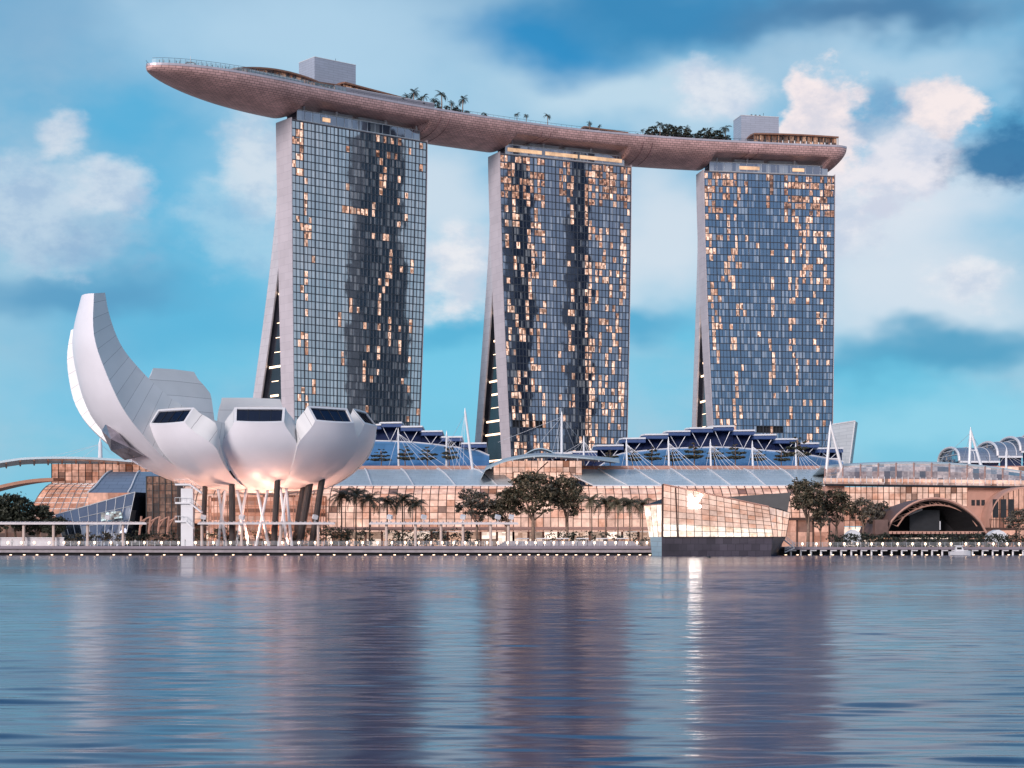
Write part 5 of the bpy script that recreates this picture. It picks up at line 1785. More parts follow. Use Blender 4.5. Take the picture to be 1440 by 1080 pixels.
# ------------------------------------------------------------------ promenade, quay, pier
M['quay_edge'] = mat('quay_edge', (.22, .19, .23), .55, 0, .10, .4)
q = MB(); X0, X1 = PX(-150, 440), PX(918, 440)
q.box(((X0 + X1) / 2, 445, 1.95), (X1 - X0, 10.4, .7)); q.build('promenade', [M['quay_edge']])
tag(bpy.data.objects['promenade'], kind='structure')
q = MB(); q.box(((X0 + X1) / 2, 445.2, 1.08), (X1 - X0, 9.4, .78)); tag(q.build('quay_ledge', M['concrete']), kind='structure')
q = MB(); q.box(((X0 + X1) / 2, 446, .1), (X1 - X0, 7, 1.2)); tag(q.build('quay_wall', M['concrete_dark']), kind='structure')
q = MB(); RX0, RX1 = PX(1103, 441), PX(1600, 441)
q.box(((RX0 + RX1) / 2, 445.5, 1.72), (RX1 - RX0, 9, .6)); tag(q.build('pier_deck', M['quay_edge']), kind='structure')
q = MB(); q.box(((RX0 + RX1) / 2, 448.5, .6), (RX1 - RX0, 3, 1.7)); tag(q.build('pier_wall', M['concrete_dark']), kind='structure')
rnd = random.Random(5)
proto = None
for k in range(26):
    px = 1112 + 14.2 * k
    if px > 1462: break
    x = PX(px, 442)
    if proto is None:
        proto = thing('pier_pile', 'pale pile with bracket carrying the pier deck', 'pile', (x, 442, 0), 'piles under the pier')
        b = MB(); b.tube((x, 442, -.5), (x, 442, 1.42), .26, n=8); b.build('shaft', M['white_metal'], proto)
        b = MB(); b.box((x + .5, 441.6, 1.2), (1.6, .5, .3)); b.build('bracket', M['white_metal'], proto)
    else: copy_tree(proto, (x, 442, 0))


def railing(x0, x1, y, z, label, step=1.9):
    root = thing('railing', label, 'railing', ((x0 + x1) / 2, y, z))
    p0 = None
    n_ = int((x1 - x0) / step) + 1
    for k in range(n_):
        if p0 is None:
            b = MB(); b.box((x0, y, z + .58), (.10, .08, 1.16)); p0 = b.build('post', M['steel'], root)
        else: copy_tree(p0, p0.location + Vector((step * k, 0, 0)), parent=root)
    for h in (.3, .6, .9, 1.18):
        b = MB(); b.box(((x0 + x1) / 2, y - .06, z + h), (x1 - x0, .05, .06)); b.build('rail', M['steel'], root)


railing(X0, X1, 440.6, 2.3, 'long grey railing along the promenade edge over the quay')
railing(RX0 + 2, RX1, 441.8, 2.02, 'grey railing along the pier beyond the crystal pavilion')

lamp_px = [-28, -9, 11, 30, 48, 69, 90, 111, 133, 156, 179, 203, 227, 251, 275, 300, 324, 348, 373, 397, 420, 443, 466, 488, 510, 531, 551, 570, 589, 606, 622, 638, 654, 670, 685, 700, 714, 727, 740, 753, 766, 779, 792, 806, 821, 836, 851, 866, 881, 896, 910]
proto = None
for px in lamp_px:
    x = PX(px, 440.2)
    if proto is None:
        proto = thing('promenade_lamp', 'short post with glowing warm bulb on the promenade edge', 'lamp', (x, 440.2, 2.3), 'bulb lamps along the promenade edge')
        b = MB(); b.tube((x, 440.2, 2.3), (x, 440.2, 2.85), .09, n=6); b.build('post', M['steel'], proto)
        b = MB(); n = 8
        b.grid([[(x + .25 * sin(pi * j / 6) * cos(2 * pi * k / n), 440.2 + .25 * sin(pi * j / 6) * sin(2 * pi * k / n), 3.12 + .36 * cos(pi * j / 6)) for k in range(n)] for j in range(7)], close=True)
        b.build('bulb', M['bulb'], proto, smooth=True)
        lprot = proto
    else: copy_tree(proto, (x, 440.2, 2.3))
for k in range(18):
    copy_tree(lprot, (PX(1128 + 19.2 * k + rnd.uniform(-2, 2), 441.4), 441.4, 2.0), label='short post with glowing warm bulb on the pier edge')
for o in [o for o in C.objects if o.get('label') == 'short post with glowing warm bulb on the pier edge']: o['group'] = 'bulb lamps along the pier'
proto = None
for px in [p + 4 for p in lamp_px] + [1105 + 16.5 * k for k in range(21)]:
    d = 438.6
    x = PX(px, d)
    if 918 < px < 1096: continue
    if proto is None:
        proto = thing('waterline_lamp', 'small glowing lamp floating at the waterline under the quay', 'lamp', (x, d, .06), 'waterline lamps along quay and pier')
        b = MB(); b.tube((x, d, -.25), (x, d, .08), .42, .46, 10); b.build('float', M['dark'], proto)
        b = MB(); n = 10
        b.grid([[(x + r * cos(2 * pi * k / n), d + r * sin(2 * pi * k / n), z) for k in range(n)] for r, z in ((.34, .085), (.28, .17), (.05, .22))], close=True)
        b.build('lens', M['bulb'], proto, smooth=True)
    else: copy_tree(proto, (x, d, .06))

# pergolas with floodlights on their roofs
M['pergola'] = mat('pergola_white', (.62, .58, .60), .5, 0, .08)
M['pergola_post'] = mat('pergola_post', (.62, .48, .42), .5, 0, .08)


def pergola(x0, x1, posts, label, d=447.0):
    root = thing('pergola', label, 'pergola', (PX((x0 + x1) / 2, d), d, 2.3), 'white pergolas along the promenade')
    a, b = P(x0, 734.5, d), P(x1, 734.5, d)
    r = MB(); r.box(((a.x + b.x) / 2, d + 1.6, a.z - .12), (b.x - a.x, 3.6, .26)); r.box(((a.x + b.x) / 2, d - .1, a.z - .38), (b.x - a.x + .4, .3, .34)); r.build('roof', M['pergola'], root)
    for k in range(int((b.x - a.x) / 1.5)):
        pass
    s = MB()
    for k in range(int((b.x - a.x) / 1.2)): s.box((a.x + 1.2 * k + .4, d + 1.5, a.z + .12), (.14, 3.9, .2))
    s.build('slat', M['pergola'], root)
    for px in posts:
        q = P(px, 740, d); p = MB(); p.tube((q.x, d + .9, 2.3), (q.x, d + .9, a.z - .25), .36, n=10); p.build('post', M['pergola_post'], root)


pergola(-40, 205, (-10, 32, 74, 122, 172), 'white pergola before the dark trees and glass tent')
pergola(279, 470, (283, 339, 394, 447), 'white pergola in front of the museum columns')
pergola(520, 728, (543, 584, 620, 651, 690, 715), 'white pergola in front of the palms by the glowing arcade')
FL = ['boxy white floodlight alone on the pergola before the glass tent', 'boxy floodlight on the museum pergola end beside the stair tower', 'boxy floodlight on the museum pergola between two dark columns', 'boxy floodlight on the museum pergola end towards the palms',
      'floodlight on the palm side end of the arcade pergola', 'second floodlight along the arcade pergola counted from the palms', 'third floodlight along the arcade pergola counted from the palms', 'fourth floodlight along the arcade pergola, next to the last one', 'last floodlight on the arcade pergola, closest to the tallest tree']
proto = None
for i, (px, rz) in enumerate(((151, .3), (286, .2), (340, -.3), (443, .4), (548, -.4), (596, .3), (651, -.2), (700, .3), (719, -.1))):
    c = P(px, 734, 448)
    if proto is None:
        proto = thing('floodlight', 'boxy white floodlight on a pergola roof', 'floodlight', c, 'white floodlights on the pergolas')
        b = MB(); b.box(c + Vector((0, 0, 1.25)), (1.25, .9, .95), M=Matrix.Rotation(.35, 3, 'X') @ Matrix.Rotation(.2, 3, 'Y')); b.build('housing', M['white_metal'], proto)
        b = MB(); b.tube(c, c + Vector((0, 0, .9)), .1, n=6); b.box(c + Vector((0, 0, .06)), (.7, .5, .1)); b.build('bracket', M['steel'], proto)
    else: copy_tree(proto, c, rz)
    (proto if i == 0 else [o for o in C.objects if o.get('category') == 'floodlight' and o.name.startswith('floodlight')][-1])['label'] = FL[i]
# low white wall, paved court seats
w = thing('low_wall', 'low pale wall behind the railing under the first pergola', 'wall', (PX(40, 449), 449.5, 2.3))
b = MB(); b.box((PX(28, 449), 449.6, 3.3), (22, .6, 2.0)); b.build('body', M['pergola'], w)
b = MB(); b.box((PX(28, 449), 449.6, 4.4), (22.3, .9, .16)); b.build('coping', M['white_metal'], w)
w = thing('event_plaza_step', 'long pale terrace steps behind the quay before the big trees', 'steps', (PX(810, 452), 452, 2.3))
b = MB()
for k in range(4): b.box((PX(800, 452), 451.5 + k * .9, 2.45 + .3 * k), (36 - k, .88, .3 + .6 * k * 0))
b.build('tread', M['concrete'], w)
b = MB()
for k in range(6): b.box((PX(735 + 28 * k, 455), 455.2, 4.2), (3.2, .8, .25))
b.build('bench', M['white_metal'], w)

# gangway between pavilion and pier
gw = thing('gangway', 'white zigzag gangway between crystal pavilion and pier', 'gangway', (PX(1112, 438), 438, 0))
for (x0, y0, x1, y1) in ((1100, 756, 1118, 770), (1118, 770, 1104, 776)):
    f = MB(); a, b = P(x0, y0, 438), P(x1, y1, 438)
    f.slab([[a, b], [a + Vector((0, 1.6, 0)), b + Vector((0, 1.6, 0))]], (0, 0, -.25)); f.build('flight', M['white_metal'], gw, fix=True)
    for h in (.5, 1.0):
        f = MB(); f.tube(a + Vector((0, 0, h)), b + Vector((0, 0, h)), .07, n=5); f.build('handrail', M['white_metal'], gw)
    f = MB()
    for k in range(6): p_ = a.lerp(b, k / 5); f.tube(p_, p_ + Vector((0, 0, 1.0)), .06, n=4)
    f.build('baluster', M['white_metal'], gw)

# small boat moored at the pier
bt = thing('motor_boat', 'small white motor boat with cabin moored at the pier', 'boat', (PX(1350, 433), 433, 0))
cx = PX(1350, 433)
sec = []
for k in range(9):
    t = k / 8
    w_ = 1.0 * (1 - max(0, (t - .55) / .45) ** 2) + .02
    x = cx - 2.6 + 5.2 * t
    sec.append([Vector((x, 433 - w_, .95 + .25 * t)), Vector((x, 433 - w_ * .8, .1)), Vector((x, 433, -.25)), Vector((x, 433 + w_ * .8, .1)), Vector((x, 433 + w_, .95 + .25 * t))])
b = MB(); b.grid(sec); b.face(sec[0]); b.grid([[s[0] for s in sec], [s[4] for s in sec]]); b.build('hull', M['white_metal'], bt, fix=True)
b = MB(); b.grid([[(cx - 1.2, 432.3, 1.0), (cx + .9, 432.3, 1.05), (cx + .9, 433.7, 1.05), (cx - 1.2, 433.7, 1.0)], [(cx - 1.0, 432.4, 2.3), (cx + .3, 432.4, 2.3), (cx + .3, 433.6, 2.3), (cx - 1.0, 433.6, 2.3)]], close=True)
b.build('cabin', M['white_metal'], bt)
b = MB(); b.box((cx - .35, 433, 2.4), (1.9, 1.6, .14)); b.build('roof', M['white_metal'], bt)
b = MB(); b.box((cx - .35, 432.28, 1.75), (1.1, .1, .5)); b.build('window', M['dark'], bt)
b = MB(); b.tube((cx + .6, 433, 1.0), (cx + .6, 433, 3.4), .05, n=4); b.build('pole', M['steel'], bt)
bu = thing('buoy', 'small dark buoy floating before the crystal pavilion', 'buoy', (PX(997, 360), 360, 0))
b = MB(); n = 10
c = Vector((PX(997, 360), 360, .1))
b.grid([[c + Vector((.35 * sin(pi * j / 6) * cos(2 * pi * k / n), .35 * sin(pi * j / 6) * sin(2 * pi * k / n), .35 * cos(pi * j / 6))) for k in range(n)] for j in range(7)], close=True); b.build('float', M['dark'], bu, smooth=True)
b = MB(); b.tube(c, c + Vector((0, 0, .8)), .05, n=5); b.build('stick', M['dark'], bu)

# ------------------------------------------------------------------ vegetation


def leaf_cloud(mb, blobs, n, size, rnd, flat=1.0, clump=22, cr=.125):
    """leaf-sized faces in small clumps spread through ellipsoids (cx, cy, cz, rx, ry, rz)"""
    tot = sum(b[3] * b[4] * b[5] for b in blobs)
    for b in blobs:
        m = int(n * b[3] * b[4] * b[5] / tot)
        nc = max(3, m // clump)
        for _ in range(nc):
            while True:
                v = Vector((rnd.uniform(-1, 1), rnd.uniform(-1, 1), rnd.uniform(-1, 1)))
                if .25 < v.length < 1: break
            v = v.normalized() * (v.length ** .45)
            c = Vector((b[0] + v.x * b[3], b[1] + v.y * b[4], b[2] + v.z * b[5]))
            rr = cr * (b[3] + b[4] + b[5]) / 3 * rnd.uniform(.7, 1.6)
            for _ in range(clump):
                p = c + Vector((rnd.gauss(0, rr), rnd.gauss(0, rr), rnd.gauss(0, rr * .6 * flat)))
                s = size * rnd.uniform(.6, 1.5)
                a = Vector((rnd.gauss(0, 1), rnd.gauss(0, 1), rnd.gauss(0, .6))).normalized() * s
                d = Vector((rnd.gauss(0, 1), rnd.gauss(0, 1), rnd.gauss(0, .6)))
                d = (d - a * d.dot(a) / a.length_squared).normalized() * s * .6
                mb.face([p - a, p - d, p + a, p + d], m=0 if rnd.random() < .75 else 1)


def make_tree(name, label, group, mats, blobs, n, size, seed, trunk_h, limbs, r0=.35, cat='tree', flat=1.0):
    rnd = random.Random(seed)
    root = thing(name, label, cat, (0, 0, 0), group)
    t = MB()
    j = lambda s: rnd.uniform(-s, s)
    t.path([(0, 0, -.3), (j(.2), j(.2), trunk_h * .5), (j(.3), j(.3), trunk_h)], [r0 * 1.25, r0, r0 * .75], 8)
    for b in (blobs if limbs else []):
        e = Vector((b[0], b[1], b[2]))
        s0 = Vector((0, 0, trunk_h * rnd.uniform(.55, .95)))
        mid = s0.lerp(e, .5) + Vector((j(.4), j(.4), -.3 + j(.3)))
        t.path([s0, mid, e], [r0 * .55, r0 * .38, r0 * .12], 6)
        for _ in range(3):
            f = e + Vector((j(b[3]), j(b[4]), j(b[5]))) * .75
            t.path([mid.lerp(e, rnd.uniform(.1, .7)), f], [r0 * .25, r0 * .05], 4)
    t.build('trunk', M['bark'], root, smooth=True)
    c = MB(); leaf_cloud(c, blobs, n, size, rnd, flat); c.build('crown', mats, root)
    return root


def place(proto, first, px, d, z, h_scale, rz, label):
    loc = Vector((PX(px, d), d, z))
    if first:
        proto.location = loc; proto.rotation_euler = (0, 0, rz)
        proto.scale = h_scale if isinstance(h_scale, tuple) else (h_scale,) * 3
        proto['label'] = label
        return proto
    return copy_tree(proto, loc, rz, h_scale, label)


B1 = [(0, 0, 14.5, 4.6, 4.6, 3.6), (-3.6, .5, 12.4, 3.0, 3.2, 2.4), (3.6, -.6, 12.2, 3.0, 3.0, 2.6), (.6, 2.6, 16.4, 3.0, 2.6, 2.4), (-1.8, -2.8, 10.2, 2.2, 2.0, 1.8), (2.2, -2.4, 9.4, 2.0, 2.0, 1.6), (-2.4, 0, 16.6, 2.2, 2.2, 1.6)]
TR = make_tree('broadleaf_tree', 'x', 'broadleaf trees along the promenade', [M['leaf_warm'], M['leaf']], B1, 5600, .33, 4, 9.0, True, .42)
B2 = [(0, 0, 10.5, 3.4, 3.4, 2.2), (-2.6, 0, 9.0, 2.6, 2.4, 1.8), (2.8, .4, 8.8, 2.4, 2.4, 1.7), (.5, -1.8, 7.2, 2.2, 1.8, 1.3), (-1.2, 1.5, 12.0, 2.0, 2.0, 1.2)]
TS = make_tree('broadleaf_tree', 'x', 'broadleaf trees along the promenade', [M['leaf_grey'], M['leaf_warm']], B2, 2700, .30, 8, 6.2, True, .26)
TD = make_tree('dark_tree', 'x', 'dark trees before the tiered glass building', [M['leaf'], M['hedge']], [(b[0] * 1.1, b[1], b[2] - 2.4, b[3] * 1.25, b[4] * 1.2, b[5] * 1.35) for b in B2], 4600, .32, 14, 4.5, True, .3)
gz = GROUND
for i, (px, d, s, rz, lab) in enumerate((
        (750, 500, (1.28, 1.2, 1.14), .3, 'tallest dark broadleaf tree, before the glowing glass hall'),
        (797, 506, (.92, .9, 1.10), 2.1, 'narrow tall broadleaf tree standing next to the tallest one'),
        (713, 502, (.82, .8, .88), 4.0, 'compact dark tree in between a wide brown tree and the tallest tree'),
        (1136, 498, (1.06, 1.0, 1.02), 1.2, 'large broadleaf tree directly past the crystal pavilion'),
        (1176, 506, (.80, .8, .88), 3.0, 'broadleaf tree below the twin legged mast by the stone wall'))):
    place(TR, i == 0, px, d, gz, s, rz, lab)
for i, (px, d, s, rz, lab) in enumerate((
        (672, 500, (1.4, 1.3, 1.22), .8, 'wide brown leaved tree at the end of the palms by the glowing arcade'),
        (1214, 505, (.85, .85, 1.05), 2.0, 'thin pale tree beside the white marquee by the stage'),
        (1236, 507, (.75, .75, .98), 4.1, 'thin pale tree touching the copper shell of the stage'),
        (1154, 500, (.6, .6, .8), 5.2, 'small thin tree squeezed between two big trees past the pavilion'),
        (1432, 500, (.9, .9, .80), 3.3, 'small tree in front of the arched glass hall'))):
    place(TS, i == 0, px, d, gz, s, rz, lab)
for i, (px, d, s, rz, lab) in enumerate((
        (-8, 486, (1.1, 1.1, 1.25), .2, 'dark tree at the end of the row, under the lower copper canopy'),
        (22, 490, (1.2, 1.1, 1.28), 1.9, 'tallest dark tree in front of the tiered glass building'),
        (52, 494, (1.0, 1.0, 1.02), 3.6, 'dark tree beside the glass vault of the tiered building'),
        (76, 488, (.8, .8, .72), 5.0, 'low dark tree next to the angular glass tent'))):
    place(TD, i == 0, px, d, gz, s, rz, lab)

# terrace trees: flat storeyed crowns
TT = make_tree('terrace_tree', 'x', 'layered trees on the arcade terrace', [M['leaf'], M['leaf_warm']],
               [(0, 0, 3.2, 3.2, 3.0, .42), (.3, .2, 4.6, 2.6, 2.5, .40), (-.2, 0, 5.9, 1.7, 1.7, .36), (0, 0, 6.9, .8, .8, .3)], 1500, .26, 21, 6.4, True, .16, flat=.35)
tl = [(505, 648, 'x'), (536, 650, 'first'), (570, 647, ''), (601, 647, ''), (632, 649, ''), (858, 656, ''), (890, 655, ''), (917, 657, ''), (946, 659, ''), (976, 656, ''), (1005, 658, ''), (1034, 659, ''), (1066, 661, ''), (1099, 661, ''), (1122, 656, '')]
names = ['terrace tree half hidden by the museum edge', 'terrace tree before the first mast by the museum', 'terrace tree just past the first mast by the museum', 'terrace tree midway along the short stepped roof', 'terrace tree by the second mast of the short stepped roof',
         'terrace tree below the canopy tip of the glass hall', 'terrace tree by the mast at the foot of the long stepped roof', 'terrace tree alone between masts below rising steps', 'terrace tree by the mast under rising steps', 'tall terrace tree between masts left of the highest step',
         'terrace tree by the mast under the highest step', 'terrace tree just after the highest step mast', 'terrace tree by the mast under falling steps', 'pale terrace tree between the last two masts of the long roof', 'tallest terrace tree beside the last mast of the long roof']
rnd = random.Random(77)
for i, (px, y, _) in enumerate(tl):
    d = 609
    s = 1.12 * [.95, .95, .95, .95, .95, .8, .9, .95, .95, 1.15, .95, 1.0, .9, .85, 1.3][i]
    place(TT, i == 0, px, d, 28.7, (s * rnd.uniform(.9, 1.1), s, s * rnd.uniform(.85, 1.1)), rnd.uniform(0, 6), names[i])


def make_palm(name, label, group, trunk_h, fl, nf, mats, seed, r=.2):
    rnd = random.Random(seed)
    root = thing(name, label, 'palm', (0, 0, 0), group)
    t = MB(); t.path([(0, 0, -.2), (rnd.uniform(-.15, .15), .1, trunk_h * .5), (0, 0, trunk_h)], [r * 1.3, r, r * .8], 7)
    t.build('trunk', M['bark'], root, smooth=True)
    c = MB(); top = Vector((0, 0, trunk_h))
    for k in range(nf):
        az = 2 * pi * k / nf * 2.4 + rnd.uniform(-.2, .2)
        el = R(rnd.choice([75, 55, 35, 15, -5])) + rnd.uniform(-.15, .15)
        dirh = Vector((cos(az), sin(az), 0)); side = Vector((-sin(az), cos(az), 0))
        p = top.copy(); seg = 8; L_ = fl * rnd.uniform(.85, 1.15)
        a = el
        for q in range(seg):
            d = dirh * cos(a) + Vector((0, 0, sin(a)))
            nx = p + d * L_ / seg
            w = fl * .24 * sin(pi * min(1, (q + .8) / seg) ** .8) + .05
            up = side.cross(d)
            for sg in (1, -1):
                for u in (0, .5):
                    b0 = p.lerp(nx, u); b1 = p.lerp(nx, u + .38)
                    tip = b0.lerp(b1, .5) + side * sg * w + d * w * .5 - Vector((0, 0, 1)) * w * .55
                    c.face([b0, b1, tip], m=0 if rnd.random() < .7 else 1)
            c.face([p - side * .05, p + side * .05, nx + side * .04, nx - side * .04], m=1)
            p = nx; a -= R(rnd.uniform(12, 19))
    c.build('crown', mats, root)
    return root


PM = make_palm('palm_tree', 'x', 'palms before the glowing arcade', 12.4, 5.0, 26, [M['palm_leaf'], M['leaf_warm']], 6)
pal = [(480, 700, 490, 'palm nearest the museum, close to its dark columns'), (501, 698, 494, 'second palm from the museum, tallest of its cluster'), (520, 704, 492, 'third palm from the museum beside a taller one'), (544, 708, 496, 'short palm in the middle of the palm cluster near the museum'),
       (566, 704, 494, 'fifth palm from the museum above the pergola end'), (585, 711, 492, 'last and lowest palm of the cluster near the museum'),
       (832, 706, 494, 'palm next to the narrow tall tree, first before the crystal pavilion'), (851, 708, 498, 'second palm counted from the narrow tall tree'), (869, 709, 496, 'third palm counted from the narrow tall tree'), (886, 710, 500, 'fourth palm counted from the narrow tall tree'), (903, 711, 502, 'palm closest to the glowing side of the crystal pavilion')]
for i, (px, y, d, lab) in enumerate(pal):
    h = CAMZ + (HOR - y) / F * d - gz
    s = h / 12.4
    place(PM, i == 0, px, d, gz, (1.0, 1.0, s), i * 1.7, lab)

# planting behind the promenade railing
def hedge(x0, x1, y0, y1, d, label, n, depth=3.0, mats=None, lo=2.3):
    a, b = P(x0, y0, d), P(x1, y1, d)
    root = thing('hedge', label, 'hedge', ((a.x + b.x) / 2, d, lo))
    rnd = random.Random(int(x0))
    m = MB(); L_ = b.x - a.x; h = a.z - lo
    k = max(2, int(L_ / 2.2))
    bl = [(a.x + L_ * (i + .5) / k, d + rnd.uniform(-.6, .6), lo + h * rnd.uniform(.42, .55), L_ / k * .85, depth / 2, h * rnd.uniform(.4, .62)) for i in range(k)]
    leaf_cloud(m, bl, n, .24, rnd, 1.0, 20, .2); m.build('foliage', mats or [M['hedge'], M['leaf']], root)
    st = MB()
    for i in range(k): st.tube((bl[i][0], d, lo - .3), (bl[i][0], d, lo + h * .5), .09, n=5)
    st.build('stem', M['bark'], root)


hedge(296, 345, 744, 757, 458, 'dark clipped shrub bed under the museum columns', 1500)
hedge(345, 436, 746, 757, 459, 'low shrub bed in front of the museum lobby', 2000, mats=[M['leaf_warm'], M['hedge']])
hedge(450, 520, 743, 757, 459, 'dark clipped hedge at the foot of the palms near the museum', 2200)
hedge(545, 600, 745, 757, 460, 'dark clipped hedge below the lowest palms by the pergola', 1500, mats=[M['leaf'], M['hedge']])
hedge(602, 668, 745, 757, 459, 'low dark hedge under the wide brown tree', 1700)
hedge(180, 282, 747, 757, 459, 'low dark shrub bed before the stair tower', 2000)
hedge(84, 178, 748, 757, 462, 'low brown shrub bed in front of the angular glass tent', 1700, mats=[M['leaf_warm'], M['hedge']])
hedge(765, 908, 747.5, 755, 470, 'long low dark hedge at the foot of the far palms', 2200)
hedge(1166, 1300, 751.5, 766, 452, 'long dark hedge behind the pier next to the crystal pavilion', 4200, 4, lo=2.0)
hedge(1300, 1470, 751.5, 766, 452, 'long dark hedge behind the pier in front of the stage', 5000, 4, lo=2.0)

# roof deck planting


def deck_s(px, v):
    lo, hi = 0.0, DL
    for _ in range(40):
        m = (lo + hi) / 2; q = deck_pt(m, v)
        if 720 + F * q.x / q.y < px: lo = m
        else: hi = m
    return lo


DP = make_palm('deck_palm', 'x', 'palms on the roof deck', 6.2, 3.4, 15, [M['palm_dark'], M['leaf']], 9, .22)
dpl = [(572, 12, 0.83, 'first and smallest palm of the dark cluster on the roof deck'), (582, 10, 1.27, 'tallest palm of the dark cluster on the roof deck'), (596, 14, 0.94, 'low spreading palm behind the tallest in the dark deck cluster'), (610, 11, 0.94, 'short palm in the heart of the dark deck cluster'), (621, 15, 1.27, 'broad palm near the edge of the dark deck cluster'),
       (635, 16, 0.72, 'low palm with warm lit trunk in the dark deck cluster'), (651, 15, 1.16, 'last palm of the dark cluster, standing a little apart'), (727, 16, 0.64, 'lone small deck palm, first of a pair'), (740, 16, 0.64, 'lone small deck palm, second of a pair'), (770, 16, 0.83, 'lone deck palm by the short copper canopy'),
       (829, 16, 0.64, 'lone deck palm past the short copper canopy'), (843, 16, 0.51, 'lowest lone deck palm past the short copper canopy'), (904, 16, 0.51, 'small deck palm beside the bushy dark trees'), (928, 16, 1.05, 'deck palm over the first bushy tree above the blue tower'), (946, 15, 0.94, 'deck palm between bushy trees above the blue tower'), (966, 14, 0.94, 'deck palm after the bushy trees above the blue tower'), (998, 15, 0.89, 'deck palm halfway to the lift house above the blue tower'), (1020, 12, 1.22, 'tall deck palm next to the lift house above the blue tower')]
for i, (px, v, s, lab) in enumerate(dpl):
    q = deck_pt(deck_s(px, v), v, DECK + .05)
    if i == 0: DP.location = q; DP.scale = (s, s, s); DP['label'] = lab
    else: copy_tree(DP, q, i * 1.3, s, lab)
DB = make_tree('deck_tree', 'x', 'bushy trees on the roof deck', [M['hedge'], M['leaf']], [(0, 0, 3.2, 3.0, 2.6, 2.2), (2.2, .3, 2.6, 2.0, 2.0, 1.6), (-2.2, 0, 2.4, 2.0, 2.0, 1.5)], 1300, .28, 31, 2.0, True, .2)
dbl = [(604, 8, 0.91, 'bushy dark tree behind the palms above the grey tower'), (641, 12, 0.72, 'low bush at the end of the deck palms above the grey tower'), (680, 15, 0.49, 'tiny lone bush on the bare deck between two towers'), (917, 15, 1.04, 'first round dark tree above the blue tower'), (938, 14, 1.37, 'largest bushy dark tree above the blue tower'), (957, 13, 1.30, 'second large bushy dark tree above the blue tower'), (968, 15, 0.91, 'small bushy tree at the end of the dark deck grove'), (990, 14, 1.17, 'bushy dark tree before the lit end pavilion'), (1008, 13, 1.17, 'bushy dark tree closest to the lift house above the blue tower')]
for i, (px, v, s, lab) in enumerate(dbl):
    q = deck_pt(deck_s(px, v), v, DECK + .05)
    if i == 0: DB.location = q; DB.scale = (s, s, s); DB['label'] = lab
    else: copy_tree(DB, q, i * 1.3, s, lab)

# low planting all along the deck edge
rnd = random.Random(55)
for px in [560, 566, 576, 588, 600, 612, 618, 628, 638, 646, 656, 662, 690, 705, 716, 752, 760, 782, 796, 812, 852, 866, 880, 896, 910, 922, 932, 943, 952, 962, 976, 986, 996, 1004, 1014, 1024]:
    v = rnd.uniform(12.5, 15.5)
    dense = px < 660 or px > 905
    sz = rnd.uniform(.42, .78) if dense else rnd.uniform(.16, .30)
    copy_tree(DB, deck_pt(deck_s(px, v), v, DECK + .05), rnd.uniform(0, 6), (sz * 1.2, sz, sz), 'low dark shrub in the planted strip along the roof deck edge')
for px, v, sz in ((590, 12, .75), (615, 11, .85), (642, 13, .6), (937, 13, .7), (955, 12, .8), (982, 12, .75), (1008, 12, .85)):
    copy_tree(DP, deck_pt(deck_s(px, v), v, DECK + .05), px, sz, 'slim palm rising out of the shrub strip on the roof deck')
for o in list(C.objects):
    if o.get('label') == 'low dark shrub in the planted strip along the roof deck edge': o.name = 'deck_shrub'; o['category'] = 'shrub'; o['group'] = 'shrubs along the roof deck edge'
    if o.get('label') == 'slim palm rising out of the shrub strip on the roof deck': o['group'] = 'palms in the shrub strip of the roof deck'

# people


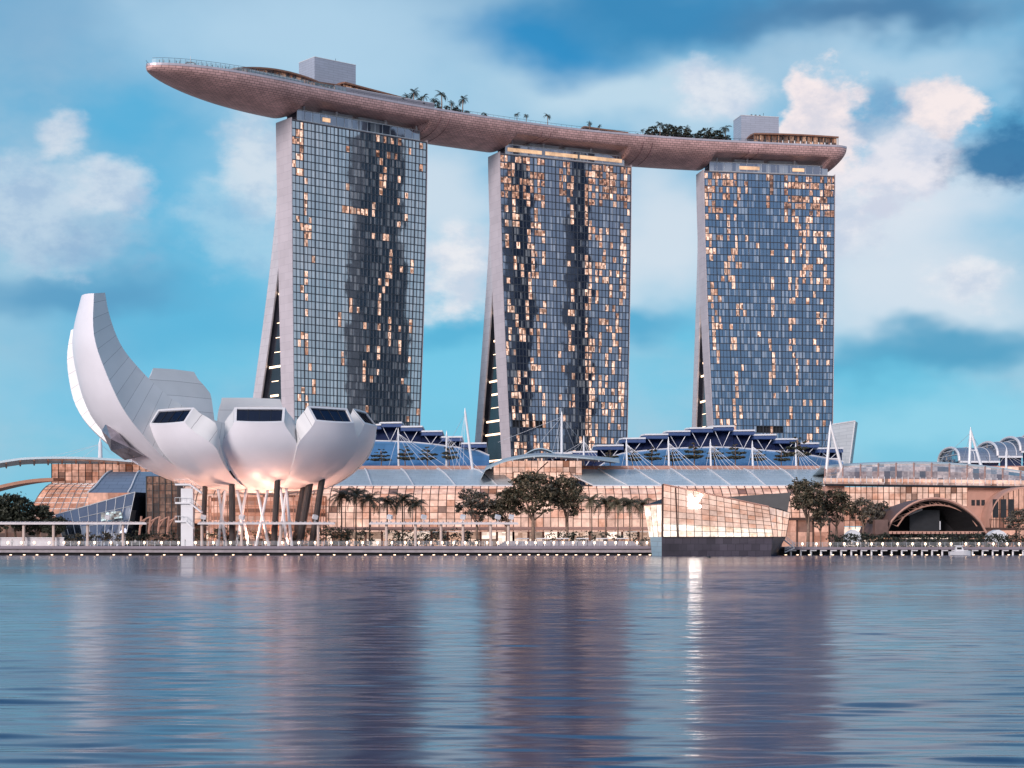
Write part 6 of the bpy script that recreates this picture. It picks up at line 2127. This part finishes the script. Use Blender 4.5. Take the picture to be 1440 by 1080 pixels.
def person_mesh(name, pose, seed):
    me = bpy.data.meshes.new(name)
    a, l = pose
    V = [(0, 0, .95), (0, 0, 1.20), (0, 0, 1.42), (0, 0, 1.52), (0, .01, 1.66), (.20, 0, 1.40), (.26 + a * .1, .02 + a * .15, 1.12), (.24, .10 + a * .3, .88), (-.20, 0, 1.40), (-.27, .02, 1.12), (-.25, .06, .86),
         (.10, 0, .90), (.12, l * .12, .48), (.12, l * .2, .06), (.13, l * .2 - .14, .03), (-.10, 0, .90), (-.12, -l * .10, .48), (-.12, -l * .2, .06), (-.13, -l * .2 - .14, .03), (0, .01, 1.74)]
    E = [(0, 1), (1, 2), (2, 3), (3, 4), (4, 19), (2, 5), (5, 6), (6, 7), (2, 8), (8, 9), (9, 10), (0, 11), (11, 12), (12, 13), (13, 14), (0, 15), (15, 16), (16, 17), (17, 18)]
    rad = [.15, .14, .15, .06, .10, .07, .05, .04, .07, .05, .04, .10, .07, .05, .045, .10, .07, .05, .045, .08]
    me.from_pydata(V, E, [])
    ob = bpy.data.objects.new(name, me); C.objects.link(ob)
    sk = ob.modifiers.new('skin', 'SKIN')
    for i, d in enumerate(me.skin_vertices[0].data):
        d.radius = (rad[i], rad[i] * .8); d.use_root = (i == 0)
    ob.modifiers.new('sub', 'SUBSURF').levels = 1
    dg = bpy.context.evaluated_depsgraph_get()
    out = bpy.data.meshes.new_from_object(ob.evaluated_get(dg))
    bpy.data.objects.remove(ob)
    out.name = name
    out.materials.clear()
    rnd = random.Random(seed)
    top = mat(name + '_top', rnd.choice([(.5, .5, .5), (.05, .06, .1), (.35, .08, .08), (.6, .55, .45)]), .8)
    for m_ in (mat(name + '_trousers', (.04, .045, .06), .8), top, mat(name + '_skin', (.42, .26, .19), .6), mat(name + '_hair', (.02, .015, .012), .7)): out.materials.append(m_)
    for p in out.polygons:
        c = p.center; z = c.z
        p.material_index = 0 if z < .95 else (1 if z < 1.46 and not (abs(c.x) > .2 and z < 1.05) else (3 if z > 1.70 or (z > 1.6 and c.y > .04) else 2))
        p.use_smooth = True
    return out


pm = [person_mesh('standing_figure', (0, .2), 1), person_mesh('leaning_figure', (1, .3), 2), person_mesh('strolling_figure', (.4, 1.2), 3)]
rnd = random.Random(12)
cl = ['pale top', 'dark top', 'light top']
for k in range(60):
    s = 3.5 + 110 * (k / 60) + rnd.uniform(-.7, .7)
    v = half_w(s) * .96 - 1.0
    if v < 0: continue
    p, d, a = deck_at(s)
    o = bpy.data.objects.new('person', pm[k % 3]); C.objects.link(o)
    o.location = p + a * v + Vector((0, 0, DECK + .05)); o.rotation_euler = (0, 0, math.atan2(a.y, a.x) + pi / 2 + rnd.uniform(-.6, .6))
    o.scale = (1, 1, rnd.uniform(.94, 1.05))
    tag(o, 'tiny standing visitor at the balustrade of the pointed viewing platform', 'person', 'visitors along the balustrade of the roof deck')
for k, px in enumerate([752, 786, 812, 826, 868, 640, 600, 575, 350, 300] + [rnd.uniform(10, 905) for _ in range(26)]):
    o = bpy.data.objects.new('person', pm[(k + 2) % 3]); C.objects.link(o)
    o.location = (PX(px, 443.5), 443.5, 2.3); o.rotation_euler = (0, 0, rnd.uniform(0, 6))
    tag(o, 'tiny visitor strolling on the promenade behind the railing', 'person', 'visitors strolling along the promenade')
